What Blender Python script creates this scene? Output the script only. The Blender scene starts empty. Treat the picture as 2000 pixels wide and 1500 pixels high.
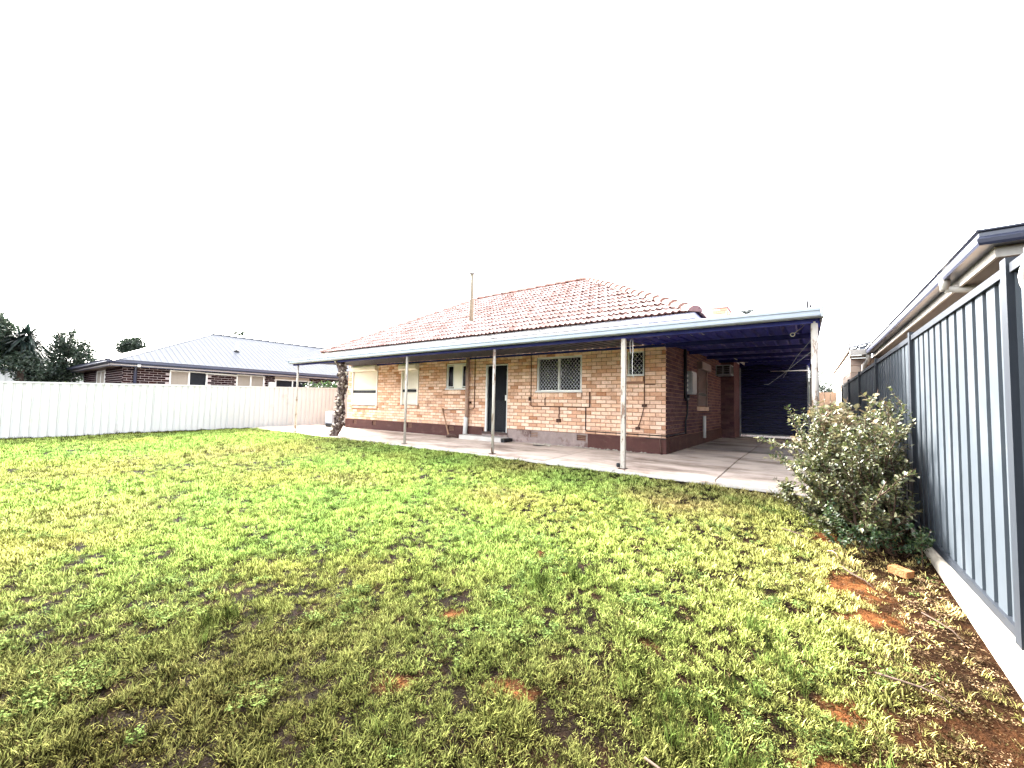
import bpy, math, random
import numpy as np
from mathutils import Matrix, Vector, noise as mnoise

random.seed(7)
RNG = np.random.default_rng(11)
PI = math.pi
scene = bpy.context.scene
C = scene.collection

# ------------------------------------------------------------------ camera
fw = Vector((-0.58931976, 0.80626549, 0.05136323))
rt = Vector((0.80778372, 0.58912107, 0.02053841))
up = Vector((0.01369975, -0.05359407, 0.99846882))
cam_d = bpy.data.cameras.new('camera')
cam_d.sensor_width = 36.0
cam_d.lens = 789.677 / 2000 * 36.0
cam_d.clip_start = 0.05
cam_d.clip_end = 3000
cam = bpy.data.objects.new('camera', cam_d)
m = Matrix((rt, up, -fw)).transposed().to_4x4()
m.translation = Vector((0, 0, 0.99))
cam.matrix_world = m
C.objects.link(cam)
scene.camera = cam

# ------------------------------------------------------------------ light
SUN_EL, SUN_AZ = math.radians(36), math.radians(-68)     # azimuth from +Y, clockwise positive
sun_dir = Vector((math.sin(SUN_AZ) * math.cos(SUN_EL), math.cos(SUN_AZ) * math.cos(SUN_EL), math.sin(SUN_EL)))
w = bpy.data.worlds.new('World')
scene.world = w
w.use_nodes = True
nt = w.node_tree
for n in list(nt.nodes):
    nt.nodes.remove(n)
out = nt.nodes.new('ShaderNodeOutputWorld')
bg = nt.nodes.new('ShaderNodeBackground')
sky = nt.nodes.new('ShaderNodeTexSky')
sky.sky_type = 'NISHITA'
sky.sun_disc = False
sky.sun_elevation = SUN_EL
sky.sun_rotation = SUN_AZ
sky.air_density = 1.0
sky.dust_density = 4.0
hsv = nt.nodes.new('ShaderNodeHueSaturation')
hsv.inputs['Saturation'].default_value = 0.30
# thin overcast: soft cloud structure over the whole sky
tcw = nt.nodes.new('ShaderNodeTexCoord')
mpw = nt.nodes.new('ShaderNodeMapping')
mpw.inputs['Scale'].default_value = (1, 1, 2.2)
cln = nt.nodes.new('ShaderNodeTexNoise')
cln.inputs['Scale'].default_value = 2.2
cln.inputs['Detail'].default_value = 6
crw = nt.nodes.new('ShaderNodeValToRGB')
crw.color_ramp.elements[0].position = 0.27
crw.color_ramp.elements[0].color = (0.22, 0.225, 0.235, 1)
crw.color_ramp.elements[1].position = 0.52
crw.color_ramp.elements[1].color = (1.08, 1.08, 1.07, 1)
mxw = nt.nodes.new('ShaderNodeMix')
mxw.data_type = 'RGBA'
mxw.blend_type = 'MULTIPLY'
mxw.inputs['Factor'].default_value = 1.0
L = nt.links.new
L(sky.outputs[0], hsv.inputs['Color'])
L(tcw.outputs['Generated'], mpw.inputs[0])
L(mpw.outputs[0], cln.inputs['Vector'])
L(cln.outputs['Fac'], crw.inputs[0])
L(hsv.outputs[0], mxw.inputs[6])
L(crw.outputs[0], mxw.inputs[7])
L(mxw.outputs[2], bg.inputs['Color'])
bg.inputs['Strength'].default_value = 0.07
L(bg.outputs[0], out.inputs[0])

sun_d = bpy.data.lights.new('sun', 'SUN')
sun_d.energy = 1.5
sun_d.angle = math.radians(14)
sun_d.color = (1.0, 0.95, 0.87)
sun = bpy.data.objects.new('sun', sun_d)
sun.rotation_euler = (-sun_dir).to_track_quat('-Z', 'Y').to_euler()
C.objects.link(sun)

vs = scene.view_settings
vs.view_transform = 'Standard'
vs.look = 'None'
vs.gamma = 1.0
vs.use_curve_mapping = False
vs.exposure = 5.2

# ------------------------------------------------------------------ helpers
WM = {}


def link(o, parent=None):
    C.objects.link(o)
    if parent is not None:
        o.parent = parent
        o.matrix_parent_inverse = WM.get(parent.name, Matrix()).inverted()
    return o


def tag(o, label=None, cat=None, group=None, kind=None):
    if label:
        o['label'] = label
    if cat:
        o['category'] = cat
    if group:
        o['group'] = group
    if kind:
        o['kind'] = kind
    return o


def thing(name, loc, label, cat, group=None):
    o = bpy.data.objects.new(name, None)
    o.empty_display_size = 0.2
    o.location = loc
    C.objects.link(o)
    WM[o.name] = Matrix.Translation(Vector(loc))
    return tag(o, label, cat, group)


class MB:
    def __init__(s):
        s.v, s.f, s.r, s.sm = [], [], [], []

    def add(s, vs_, fs, rnd=None, smooth=False):
        b = len(s.v)
        s.v += [tuple(p) for p in vs_]
        r = random.random() if rnd is None else rnd
        for f in fs:
            s.f.append([i + b for i in f])
            s.r.append(r)
            s.sm.append(smooth)
        return s

    def box(s, x0, x1, y0, y1, z0, z1, rnd=None):
        return s.add([(x0, y0, z0), (x1, y0, z0), (x1, y1, z0), (x0, y1, z0), (x0, y0, z1), (x1, y0, z1), (x1, y1, z1), (x0, y1, z1)],
                     [(0, 3, 2, 1), (4, 5, 6, 7), (0, 1, 5, 4), (1, 2, 6, 5), (2, 3, 7, 6), (3, 0, 4, 7)], rnd)

    def quad(s, a, b, c, d, rnd=None):
        return s.add([a, b, c, d], [(0, 1, 2, 3)], rnd)

    def bar(s, a, b, w_, h_=None, upv=(0, 0, 1), rnd=None):
        """rectangular bar from a to b"""
        a, b = Vector(a), Vector(b)
        h_ = h_ or w_
        d = (b - a).normalized()
        u = Vector(upv)
        if abs(d.dot(u)) > 0.98:
            u = Vector((0, 1, 0))
        sx = d.cross(u).normalized() * w_ / 2
        sy = sx.cross(d).normalized() * h_ / 2
        vs_ = [p + q for p in (a, b) for q in (-sx - sy, sx - sy, sx + sy, -sx + sy)]
        return s.add(vs_, [(0, 3, 2, 1), (4, 5, 6, 7), (0, 1, 5, 4), (1, 2, 6, 5), (2, 3, 7, 6), (3, 0, 4, 7)], rnd)

    def tube(s, pts, r, n=8, rnd=None, smooth=True, cap=True):
        pts = [Vector(p) for p in pts]
        rs = r if isinstance(r, (list, tuple)) else [r] * len(pts)
        vs_, fs = [], []
        px = None
        for i, p in enumerate(pts):
            d = (pts[min(i + 1, len(pts) - 1)] - pts[max(i - 1, 0)]).normalized()
            if px is None:
                px = d.orthogonal().normalized()
            px = (px - d * px.dot(d))
            px = px.normalized() if px.length > 1e-6 else d.orthogonal().normalized()
            py = d.cross(px)
            for k in range(n):
                a = 2 * PI * k / n
                vs_.append(p + (px * math.cos(a) + py * math.sin(a)) * rs[i])
        for i in range(len(pts) - 1):
            for k in range(n):
                k2 = (k + 1) % n
                fs.append((i * n + k, i * n + k2, (i + 1) * n + k2, (i + 1) * n + k))
        if cap:
            fs.append(tuple(range(n - 1, -1, -1)))
            fs.append(tuple((len(pts) - 1) * n + k for k in range(n)))
        return s.add(vs_, fs, rnd, smooth)

    def ext(s, prof, axis, t0, t1, rnd=None, closed=True, miter0=0.0, miter1=0.0):
        """extrude profile [(a,z)] along x or y; a is the other horizontal coordinate.
        miter: end offset per unit of a (for 45 degree corners)"""
        n = len(prof)
        a_ref = prof[0][0]
        vs_ = []
        for t, mt in ((t0, miter0), (t1, miter1)):
            for a, z in prof:
                tt = t + mt * (a - a_ref)
                vs_.append((tt, a, z) if axis == 'x' else (a, tt, z))
        fs = []
        for k in range(n if closed else n - 1):
            k2 = (k + 1) % n
            fs.append((k, k2, n + k2, n + k))
        if closed:
            fs += [tuple(range(n - 1, -1, -1)), tuple(range(n, 2 * n))]
        return s.add(vs_, fs, rnd)

    def mesh(s, name, origin=None):
        me = bpy.data.meshes.new(name)
        v = s.v
        if origin is not None:
            v = [(p[0] - origin[0], p[1] - origin[1], p[2] - origin[2]) for p in v]
        me.from_pydata(v, [], s.f)
        at = me.attributes.new('rnd', 'FLOAT', 'FACE')
        at.data.foreach_set('value', np.array(s.r, dtype=np.float32))
        me.polygons.foreach_set('use_smooth', np.array(s.sm, dtype=bool))
        me.update()
        return me

    def build(s, name, mat, parent=None, origin=None, label=None, kind=None):
        me = s.mesh(name, origin)
        me.materials.append(mat)
        o = bpy.data.objects.new(name, me)
        if origin is not None:
            o.location = origin
            WM[o.name] = Matrix.Translation(Vector(origin))
        link(o, parent)
        tag(o, label, None, None, kind)
        return o


def raw_mesh(name, verts, loops_per_face, faces_flat, mat, rnd=None, smooth=False):
    """fast mesh from numpy arrays; every face has loops_per_face corners"""
    me = bpy.data.meshes.new(name)
    nv, nf = len(verts), len(faces_flat) // loops_per_face
    me.vertices.add(nv)
    me.vertices.foreach_set('co', verts.astype(np.float32).ravel())
    me.loops.add(nf * loops_per_face)
    me.loops.foreach_set('vertex_index', faces_flat.astype(np.int32))
    me.polygons.add(nf)
    me.polygons.foreach_set('loop_start', np.arange(0, nf * loops_per_face, loops_per_face, dtype=np.int32))
    if rnd is not None:
        at = me.attributes.new('rnd', 'FLOAT', 'FACE')
        at.data.foreach_set('value', rnd.astype(np.float32))
    if smooth:
        me.polygons.foreach_set('use_smooth', np.ones(nf, dtype=bool))
    me.update(calc_edges=True)
    me.validate()
    me.materials.append(mat)
    return me


def hexc(c):
    return (c[0], c[1], c[2], 1)


def M(name, col, rough=0.75, var=0.12, nscale=5.0, bump=0.0, bscale=60.0, spec=0.3, metal=0.0,
      stain=None, stain2=None, rnd=None, rnd_src='obj', stretch=(1, 1, 1), trans=0.0):
    """procedural material. stain=(colour, scale, threshold, softness, strength, stretch); rnd = list of colours picked per piece"""
    ma = bpy.data.materials.new(name)
    ma.use_nodes = True
    t = ma.node_tree
    nd, lk = t.nodes, t.links.new
    bs = nd['Principled BSDF']
    bs.inputs['Roughness'].default_value = rough
    bs.inputs['Specular IOR Level'].default_value = spec
    bs.inputs['Metallic'].default_value = metal
    geo = nd.new('ShaderNodeNewGeometry')

    def mapped(st):
        mp = nd.new('ShaderNodeMapping')
        mp.inputs['Scale'].default_value = st
        lk(geo.outputs['Position'], mp.inputs[0])
        return mp.outputs[0]
    if rnd:
        if rnd_src == 'obj':
            oi = nd.new('ShaderNodeObjectInfo')
            src = oi.outputs['Random']
        else:
            a = nd.new('ShaderNodeAttribute')
            a.attribute_name = 'rnd'
            src = a.outputs['Fac']
        cr = nd.new('ShaderNodeValToRGB')
        els = cr.color_ramp.elements
        k = len(rnd)
        els[0].position, els[0].color = 0, hexc(rnd[0])
        els[1].position, els[1].color = 1, hexc(rnd[-1])
        for i in range(1, k - 1):
            e = els.new(i / (k - 1))
            e.color = hexc(rnd[i])
        lk(src, cr.inputs[0])
        cur = cr.outputs[0]
    else:
        rg = nd.new('ShaderNodeRGB')
        rg.outputs[0].default_value = hexc(col)
        cur = rg.outputs[0]
    if var > 0:
        nz = nd.new('ShaderNodeTexNoise')
        nz.inputs['Scale'].default_value = nscale
        nz.inputs['Detail'].default_value = 5
        nz.inputs['Roughness'].default_value = 0.65
        lk(mapped(stretch), nz.inputs['Vector'])
        mr = nd.new('ShaderNodeMapRange')
        mr.inputs[1].default_value, mr.inputs[2].default_value = 0.25, 0.75
        mr.inputs[3].default_value, mr.inputs[4].default_value = 1 - var, 1 + var
        lk(nz.outputs['Fac'], mr.inputs[0])
        mx = nd.new('ShaderNodeVectorMath')
        mx.operation = 'SCALE'
        lk(cur, mx.inputs[0])
        lk(mr.outputs[0], mx.inputs['Scale'])
        cur = mx.outputs[0]
    for st in (stain, stain2):
        if st:
            sc, scl, th, so, stg, stv = st
            nz = nd.new('ShaderNodeTexNoise')
            nz.inputs['Scale'].default_value = scl
            nz.inputs['Detail'].default_value = 6
            nz.inputs['Roughness'].default_value = 0.7
            lk(mapped(stv), nz.inputs['Vector'])
            mr = nd.new('ShaderNodeMapRange')
            mr.inputs[1].default_value, mr.inputs[2].default_value = th, th + so
            mr.inputs[3].default_value, mr.inputs[4].default_value = 0, stg
            lk(nz.outputs['Fac'], mr.inputs[0])
            mx = nd.new('ShaderNodeMix')
            mx.data_type = 'RGBA'
            mx.inputs[7].default_value = hexc(sc)
            lk(mr.outputs[0], mx.inputs[0])
            lk(cur, mx.inputs[6])
            cur = mx.outputs[2]
    lk(cur, bs.inputs['Base Color'])
    if bump > 0:
        nz = nd.new('ShaderNodeTexNoise')
        nz.inputs['Scale'].default_value = bscale
        nz.inputs['Detail'].default_value = 4
        lk(mapped(stretch), nz.inputs['Vector'])
        bp = nd.new('ShaderNodeBump')
        bp.inputs['Strength'].default_value = bump
        bp.inputs['Distance'].default_value = 0.02
        lk(nz.outputs['Fac'], bp.inputs['Height'])
        lk(bp.outputs[0], bs.inputs['Normal'])
    if trans > 0:
        tr = nd.new('ShaderNodeBsdfTranslucent')
        lk(cur, tr.inputs['Color'])
        ms = nd.new('ShaderNodeMixShader')
        ms.inputs[0].default_value = trans
        lk(bs.outputs[0], ms.inputs[1])
        lk(tr.outputs[0], ms.inputs[2])
        lk(ms.outputs[0], nd['Material Output'].inputs[0])
    return ma


def vnoise(x, y, sc, seed=0):
    """smooth value noise in 0..1"""
    r = np.random.default_rng(seed)
    tab = r.random((256, 256))
    x, y = np.asarray(x) * sc + 1000.3, np.asarray(y) * sc + 1000.7
    xi, yi = np.floor(x).astype(int), np.floor(y).astype(int)
    u, v = x - xi, y - yi
    u, v = u * u * (3 - 2 * u), v * v * (3 - 2 * v)
    a = tab[xi % 256, yi % 256]
    b = tab[(xi + 1) % 256, yi % 256]
    c = tab[xi % 256, (yi + 1) % 256]
    d = tab[(xi + 1) % 256, (yi + 1) % 256]
    return (a * (1 - u) + b * u) * (1 - v) + (c * (1 - u) + d * u) * v


def fbm(x, y, sc, seed=0, o=4):
    s, a, t = 0, 1.0, 0
    for i in range(o):
        s = s + a * vnoise(x, y, sc * 2 ** i, seed + i)
        t += a
        a *= 0.5
    return s / t


def sstep(a, b, x):
    t = np.clip((np.asarray(x, float) - a) / (b - a), 0, 1)
    return t * t * (3 - 2 * t)


def ground_z(x, y):
    x, y = np.asarray(x, float), np.asarray(y, float)
    lean = 0.11 + (np.clip((x + 16) / 16.8, 0, 1)) * 0.19
    t = np.clip((6.1 - y) / 4.0, 0, 1.15)
    z = -0.035 - 0.035 * np.clip((x + 6) / 6, 0, 1) - lean * t * 0.92
    return z


YW, YP, XR, XL = 8.467, 6.36, -2.32, -13.68
# ------------------------------------------------------------------ materials
m_soil = M('soil', (0.0036, 0.0022, 0.0013), 0.95, 0.35, 9, 0.9, 90, 0.02,
           stain=((0.011, 0.0055, 0.0028), 3.1, 0.52, 0.12, 0.8, (1, 1, 1)))
_t = m_soil.node_tree
_b = _t.nodes['Principled BSDF']
_src = _b.inputs['Base Color'].links[0].from_socket
_a = _t.nodes.new('ShaderNodeAttribute')
_a.attribute_name = 'bare'
_n = _t.nodes.new('ShaderNodeTexNoise')
_n.inputs['Scale'].default_value = 26
_n.inputs['Detail'].default_value = 6
_r = _t.nodes.new('ShaderNodeValToRGB')
_r.color_ramp.elements[0].position, _r.color_ramp.elements[0].color = .33, (0.030, 0.0105, 0.0038, 1)
_r.color_ramp.elements[1].position, _r.color_ramp.elements[1].color = .68, (0.095, 0.037, 0.0125, 1)
_g = _t.nodes.new('ShaderNodeNewGeometry')
_t.links.new(_g.outputs['Position'], _n.inputs['Vector'])
_t.links.new(_n.outputs['Fac'], _r.inputs[0])
_m = _t.nodes.new('ShaderNodeMix')
_m.data_type = 'RGBA'
_t.links.new(_a.outputs['Fac'], _m.inputs[0])
_t.links.new(_src, _m.inputs[6])
_t.links.new(_r.outputs[0], _m.inputs[7])
_t.links.new(_m.outputs[2], _b.inputs['Base Color'])
m_conc = M('concrete', (0.50, 0.405, 0.335), 0.85, 0.15, 3, 0.25, 120, 0.25,
           stain=((0.15, 0.10, 0.075), 1.3, 0.44, 0.2, 0.85, (0.5, 1.4, 1)), stain2=((0.11, 0.075, 0.055), 14, 0.62, 0.1, 0.4, (1, 1, 1)))
m_conc_dark = M('stained_concrete_deep_shade', (0.125, 0.10, 0.088), 0.85, 0.25, 2, 0.25, 120, 0.15, stain=((0.04, 0.028, 0.022), 1.3, 0.45, 0.2, 0.8, (0.6, 1.4, 1)))  # stained floor concrete, the deep carport shade put into its base tone
m_conc_mid = M('stained_concrete_mid_shade', (0.23, 0.195, 0.175), 0.85, 0.25, 2, 0.25, 120, 0.15, stain=((0.06, 0.042, 0.034), 1.1, 0.45, 0.2, 0.8, (0.6, 1.4, 1)))  # stained floor concrete, partial carport shade put into its base tone
m_conc_edge = M('concrete_edge', (0.38, 0.35, 0.32), 0.85, 0.12, 5, 0.3, 90, 0.25,
                stain=((0.22, 0.11, 0.045), 3, 0.55, 0.15, 0.6, (0.4, 1, 1)))
BRC = [(0.60, 0.355, 0.235), (0.68, 0.45, 0.325), (0.72, 0.51, 0.39), (0.63, 0.40, 0.28), (0.52, 0.29, 0.185), (0.69, 0.485, 0.365), (0.61, 0.41, 0.305), (0.38, 0.185, 0.105), (0.74, 0.54, 0.42)]
BRS = [(0.095, 0.047, 0.050), (0.115, 0.062, 0.060), (0.135, 0.074, 0.070), (0.10, 0.051, 0.054), (0.08, 0.036, 0.042)]  # the house brick again, with purple carport shade put into the colours
bstain = ((0.17, 0.09, 0.06), 2.2, 0.56, 0.14, 0.5, (1, 1, 1))
m_brick = M('brick', (0.5, 0.3, 0.2), 0.9, 0.2, 22, 0.5, 150, 0.06, stain=bstain, rnd=BRC)
m_brick_far = M('brick_face', (0.5, 0.3, 0.2), 0.9, 0.2, 22, 0.5, 150, 0.06, stain=bstain, rnd=BRC, rnd_src='attr')
m_brick_side = M('carport_brick_shaded', (0.5, 0.3, 0.2), 0.9, 0.14, 22, 0.5, 150, 0.1, stain=((0.08, 0.035, 0.03), 5, 0.55, 0.12, 0.5, (1, 1, 1)), rnd=BRS, rnd_src='attr')
m_mortar = M('mortar', (0.235, 0.135, 0.092), 0.95, 0.2, 30, 0.4, 200, 0.1)
m_plinth = M('plinth_paint', (0.058, 0.022, 0.018), 0.8, 0.2, 6, 0.25, 70, 0.25,
             stain=((0.12, 0.065, 0.05), 3, 0.55, 0.14, 0.5, (1, 1, 2)))
m_plinth_bare = M('plinth_bare', (0.21, 0.16, 0.145), 0.9, 0.25, 5, 0.3, 70, 0.2,
                  stain=((0.07, 0.035, 0.03), 3.5, 0.50, 0.12, 0.7, (1, 1, 1)))
TILES = [(0.235, 0.152, 0.132), (0.285, 0.20, 0.18), (0.335, 0.255, 0.235), (0.255, 0.17, 0.15), (0.38, 0.305, 0.29), (0.20, 0.125, 0.107), (0.31, 0.23, 0.21)]
tstain = ((0.04, 0.025, 0.02), 9, 0.60, 0.06, 0.85, (1, 1, 1))
tstain2 = ((0.30, 0.25, 0.235), 6, 0.55, 0.12, 0.55, (1, 1, 1))
m_tile = M('roof_tile', (0.5, 0.2, 0.15), 0.95, 0.3, 12, 0.3, 80, 0.02, stain=tstain, stain2=tstain2, rnd=TILES)
m_tile_far = M('roof_tile_far', (0.5, 0.2, 0.15), 0.95, 0.3, 12, 0.3, 80, 0.02, stain=tstain, stain2=tstain2, rnd=TILES, rnd_src='attr')
m_cap = M('ridge_cap', (0.5, 0.25, 0.18), 0.85, 0.15, 12, 0.3, 80, 0.2, stain=tstain,
          rnd=[(0.19, 0.105, 0.085), (0.24, 0.15, 0.125), (0.17, 0.09, 0.07)])
m_gutter = M('gutter_white', (0.235, 0.26, 0.295), 0.45, 0.06, 2, 0, 0, 0.45, stain=((0.25, 0.24, 0.24), 4, 0.62, 0.15, 0.35, (0.3, 1, 3)))
m_old_white = M('old_white_paint', (0.46, 0.45, 0.43), 0.7, 0.08, 8, 0.1, 60, 0.3,
                stain=((0.10, 0.09, 0.075), 9, 0.57, 0.08, 0.75, (0.35, 1, 1.6)))
m_post = M('post_paint', (0.30, 0.27, 0.235), 0.6, 0.08, 8, 0.08, 60, 0.35,
           stain=((0.10, 0.045, 0.022), 16, 0.54, 0.05, 0.85, (1, 1, 0.35)), stain2=((0.05, 0.03, 0.02), 34, 0.66, 0.04, 0.8, (1, 1, 0.6)))
m_ceil = M('ceiling_shadow_blue', (0.012, 0.015, 0.155), 0.6, 0.14, 3, 0, 0, 0.2, stretch=(3, 0.4, 1),  # violet-blue of the carport shadow put into the sheet colour
           stain=((0.032, 0.034, 0.11), 1.2, 0.55, 0.2, 0.35, (2, 0.4, 1)))
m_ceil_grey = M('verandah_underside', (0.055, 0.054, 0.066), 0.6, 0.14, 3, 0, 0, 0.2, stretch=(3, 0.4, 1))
m_beam = M('beam_shadow_blue', (0.009, 0.011, 0.085), 0.6, 0.12, 4, 0, 0, 0.2)  # beams carry the same blue shadow tint in their colour
m_roller = M('roller_shadow_navy', (0.0022, 0.0026, 0.040), 0.42, 0.1, 4, 0, 0, 0.3)  # dark door, the shadow's blue put into its colour
m_side_shutter = M('shutter_brown', (0.17, 0.12, 0.105), 0.6, 0.08, 5, 0, 0, 0.2)
m_white = M('white_trim', (0.50, 0.49, 0.47), 0.55, 0.05, 6, 0.03, 40, 0.4)
m_shutter = M('shutter_cream', (0.66, 0.61, 0.53), 0.5, 0.05, 5, 0, 0, 0.4)
m_flue = M('flue_cream', (0.155, 0.13, 0.092), 0.6, 0.1, 6, 0, 0, 0.3)
m_dark = M('dark_rubber', (0.008, 0.008, 0.009), 0.6, 0.1, 5, 0, 0, 0.3)
m_glass = M('dark_glass', (0.0012, 0.0012, 0.004), 0.15, 0, 1, 0, 0, 0.08)
m_mesh = M('grille_white', (0.32, 0.32, 0.34), 0.5, 0.05, 5, 0, 0, 0.4)
m_door = M('door_screen', (0.0012, 0.0013, 0.004), 0.6, 0.15, 20, 0, 0, 0.12)
m_door_mesh = M('door_grille', (0.007, 0.007, 0.011), 0.5, 0.1, 5, 0, 0, 0.4)
m_brown = M('brown_frame', (0.04, 0.02, 0.015), 0.6, 0.15, 8, 0, 0, 0.3)
m_copper = M('rusty_pipe', (0.07, 0.032, 0.022), 0.6, 0.25, 14, 0, 0, 0.35)
m_pipe = M('downpipe_paint', (0.30, 0.20, 0.155), 0.6, 0.12, 6, 0, 0, 0.35, stain=((0.16, 0.075, 0.055), 4, 0.5, 0.1, 0.6, (1, 1, 0.5)))
m_lead = M('lead', (0.45, 0.30, 0.26), 0.8, 0.2, 9, 0.2, 40, 0.3)
m_greybox = M('grey_metal', (0.20, 0.205, 0.215), 0.5, 0.12, 6, 0, 0, 0.4)
m_blackpipe = M('black_conduit', (0.014, 0.013, 0.016), 0.5, 0.1, 6, 0, 0, 0.3)
# fences
m_cream_fence = M('cream_sheet', (0.38, 0.37, 0.348), 0.5, 0.03, 2, 0, 0, 0.4, stain=((0.20, 0.125, 0.07), 2.2, 0.60, 0.15, 0.35, (1, 1, 0.6)))
m_grey_fence = M('grey_sheet', (0.0275, 0.0335, 0.0405), 0.55, 0.10, 3, 0.03, 14, 0.15, stain=((0.060, 0.066, 0.072), 2.2, 0.52, 0.2, 0.5, (1, 1, 0.5)))
m_grey_post = M('grey_post', (0.011, 0.0135, 0.018), 0.5, 0.1, 5, 0, 0, 0.2)
m_sleeper = M('sleeper_concrete', (0.30, 0.265, 0.215), 0.9, 0.08, 4, 0.25, 60, 0.2,
              stain=((0.13, 0.065, 0.025), 2.5, 0.54, 0.14, 0.6, (1, 0.5, 1.4)), stain2=((0.06, 0.035, 0.018), 11, 0.60, 0.06, 0.7, (1, 1, 1)))
# neighbours
m_nb_brick = M('dark_brick', (0.1, 0.05, 0.05), 0.9, 0.2, 22, 0.3, 120, 0.05,
               rnd=[(0.007, 0.0022, 0.0032), (0.011, 0.0038, 0.004), (0.018, 0.007, 0.0065), (0.005, 0.002, 0.0036)])
m_nb_brick_far = M('dark_brick_far', (0.1, 0.05, 0.05), 0.9, 0.2, 22, 0.3, 120, 0.05,
                   rnd=[(0.007, 0.0022, 0.0032), (0.011, 0.0038, 0.004), (0.018, 0.007, 0.0065), (0.005, 0.002, 0.0036)], rnd_src='attr')
m_nb_mortar = M('pale_mortar', (0.26, 0.22, 0.215), 0.9, 0.1, 20, 0.2, 100, 0.2)
m_nb_roof = M('pale_roof_steel', (0.086, 0.089, 0.098), 0.7, 0.04, 2, 0, 0, 0.0)
m_navy = M('navy_gutter', (0.014, 0.016, 0.034), 0.4, 0.08, 3, 0, 0, 0.5)
m_cap_steel = M('ridge_steel', (0.016, 0.020, 0.040), 0.42, 0.06, 3, 0, 0, 0.5)
m_soffit = M('soffit_cream', (0.30, 0.25, 0.215), 0.7, 0.05, 3, 0, 0, 0.3)
m_soffit_grey = M('soffit_taupe', (0.065, 0.06, 0.057), 0.75, 0.06, 5, 0, 0, 0.25)
m_eave = M('eave_cream', (0.24, 0.225, 0.205), 0.7, 0.05, 3, 0, 0, 0.25)
m_blind = M('blind_cream', (0.17, 0.145, 0.12), 0.8, 0.08, 3, 0, 0, 0.2, stretch=(1, 9, 0.3))
m_pane_grey = M('grey_pane', (0.008, 0.009, 0.012), 0.3, 0.2, 2, 0, 0, 0.06)
m_r_gutter = M('slate_gutter', (0.020, 0.023, 0.040), 0.35, 0.06, 3, 0, 0, 0.5)
m_r_block = M('cream_block', (0.6, 0.5, 0.42), 0.85, 0.08, 12, 0.2, 90, 0.2,
              rnd=[(0.30, 0.235, 0.19), (0.34, 0.275, 0.23), (0.27, 0.205, 0.17), (0.32, 0.255, 0.215)])
m_r_block_far = M('cream_block_far', (0.6, 0.5, 0.42), 0.85, 0.08, 12, 0.2, 90, 0.2,
                  rnd=[(0.30, 0.235, 0.19), (0.34, 0.275, 0.23), (0.27, 0.205, 0.17), (0.32, 0.255, 0.215)], rnd_src='attr')
m_r_mortar = M('block_mortar', (0.13, 0.10, 0.088), 0.9, 0.1, 20, 0.2, 100, 0.2)
m_timber = M('fence_timber', (0.22, 0.165, 0.12), 0.85, 0.2, 7, 0.3, 50, 0.2, stretch=(3, 3, 0.4))
# plants
m_leaf = M('shrub_leaf', (0.07, 0.095, 0.035), 0.42, 0.1, 9, 0, 0, 0.45, trans=0.22, rnd_src='attr',
           rnd=[(0.014, 0.024, 0.009), (0.034, 0.046, 0.015), (0.085, 0.094, 0.032), (0.055, 0.068, 0.022), (0.18, 0.165, 0.085), (0.028, 0.040, 0.013)])
m_leaf_one = M('shrub_leaf_single', (0.07, 0.095, 0.035), 0.42, 0.1, 9, 0, 0, 0.45, trans=0.22,
               rnd=[(0.014, 0.024, 0.009), (0.034, 0.046, 0.015), (0.085, 0.094, 0.032), (0.055, 0.068, 0.022), (0.18, 0.165, 0.085), (0.028, 0.040, 0.013)])
m_leaf_pale = M('pale_leaf', (0.4, 0.36, 0.2), 0.5, 0.1, 9, 0, 0, 0.35, trans=0.3,
                rnd=[(0.27, 0.235, 0.145), (0.19, 0.175, 0.085), (0.30, 0.25, 0.165), (0.12, 0.12, 0.045), (0.22, 0.14, 0.08)], rnd_src='attr')
m_weed = M('weed_leaf', (0.03, 0.07, 0.025), 0.5, 0.1, 9, 0, 0, 0.35, trans=0.25, rnd_src='attr',
           rnd=[(0.006, 0.018, 0.006), (0.013, 0.032, 0.010), (0.024, 0.05, 0.014), (0.05, 0.07, 0.022)])
m_stem = M('stem_wood', (0.05, 0.03, 0.02), 0.8, 0.25, 30, 0.2, 80, 0.2)
m_dead_stem = M('dead_wood', (0.19, 0.12, 0.085), 0.85, 0.25, 30, 0.2, 80, 0.2)
m_tree_leaf = M('tree_leaf', (0.05, 0.07, 0.035), 0.5, 0.1, 2, 0, 0, 0.35, trans=0.25, rnd_src='attr',
                rnd=[(0.006, 0.013, 0.008), (0.011, 0.022, 0.012), (0.020, 0.034, 0.017), (0.045, 0.058, 0.036), (0.010, 0.017, 0.011)])
m_palm_leaf = M('palm_leaf', (0.04, 0.06, 0.04), 0.45, 0.1, 2, 0, 0, 0.45, trans=0.2, rnd_src='attr',
                rnd=[(0.005, 0.010, 0.009), (0.009, 0.018, 0.015), (0.016, 0.03, 0.021), (0.03, 0.038, 0.028)])
m_bark = M('bark', (0.035, 0.024, 0.018), 0.9, 0.3, 20, 0.5, 60, 0.15)
m_vine = M('vine_bark', (0.05, 0.031, 0.027), 0.9, 0.35, 14, 0.6, 40, 0.15,
           stain=((0.20, 0.155, 0.135), 16, 0.50, 0.05, 0.9, (1, 1, 0.7)), stain2=((0.014, 0.008, 0.008), 9, 0.55, 0.06, 0.85, (1, 1, 0.5)))
m_vine_pale = M('vine_scar', (0.46, 0.38, 0.33), 0.9, 0.2, 20, 0.3, 40, 0.15)
m_wood_handle = M('handle_wood', (0.26, 0.15, 0.09), 0.7, 0.2, 12, 0.1, 60, 0.3)
m_rust = M('rusty_iron', (0.05, 0.024, 0.017), 0.8, 0.3, 25, 0.3, 60, 0.3)
m_rope = M('white_rope', (0.45, 0.43, 0.41), 0.8, 0.1, 50, 0.2, 200, 0.2)
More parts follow.
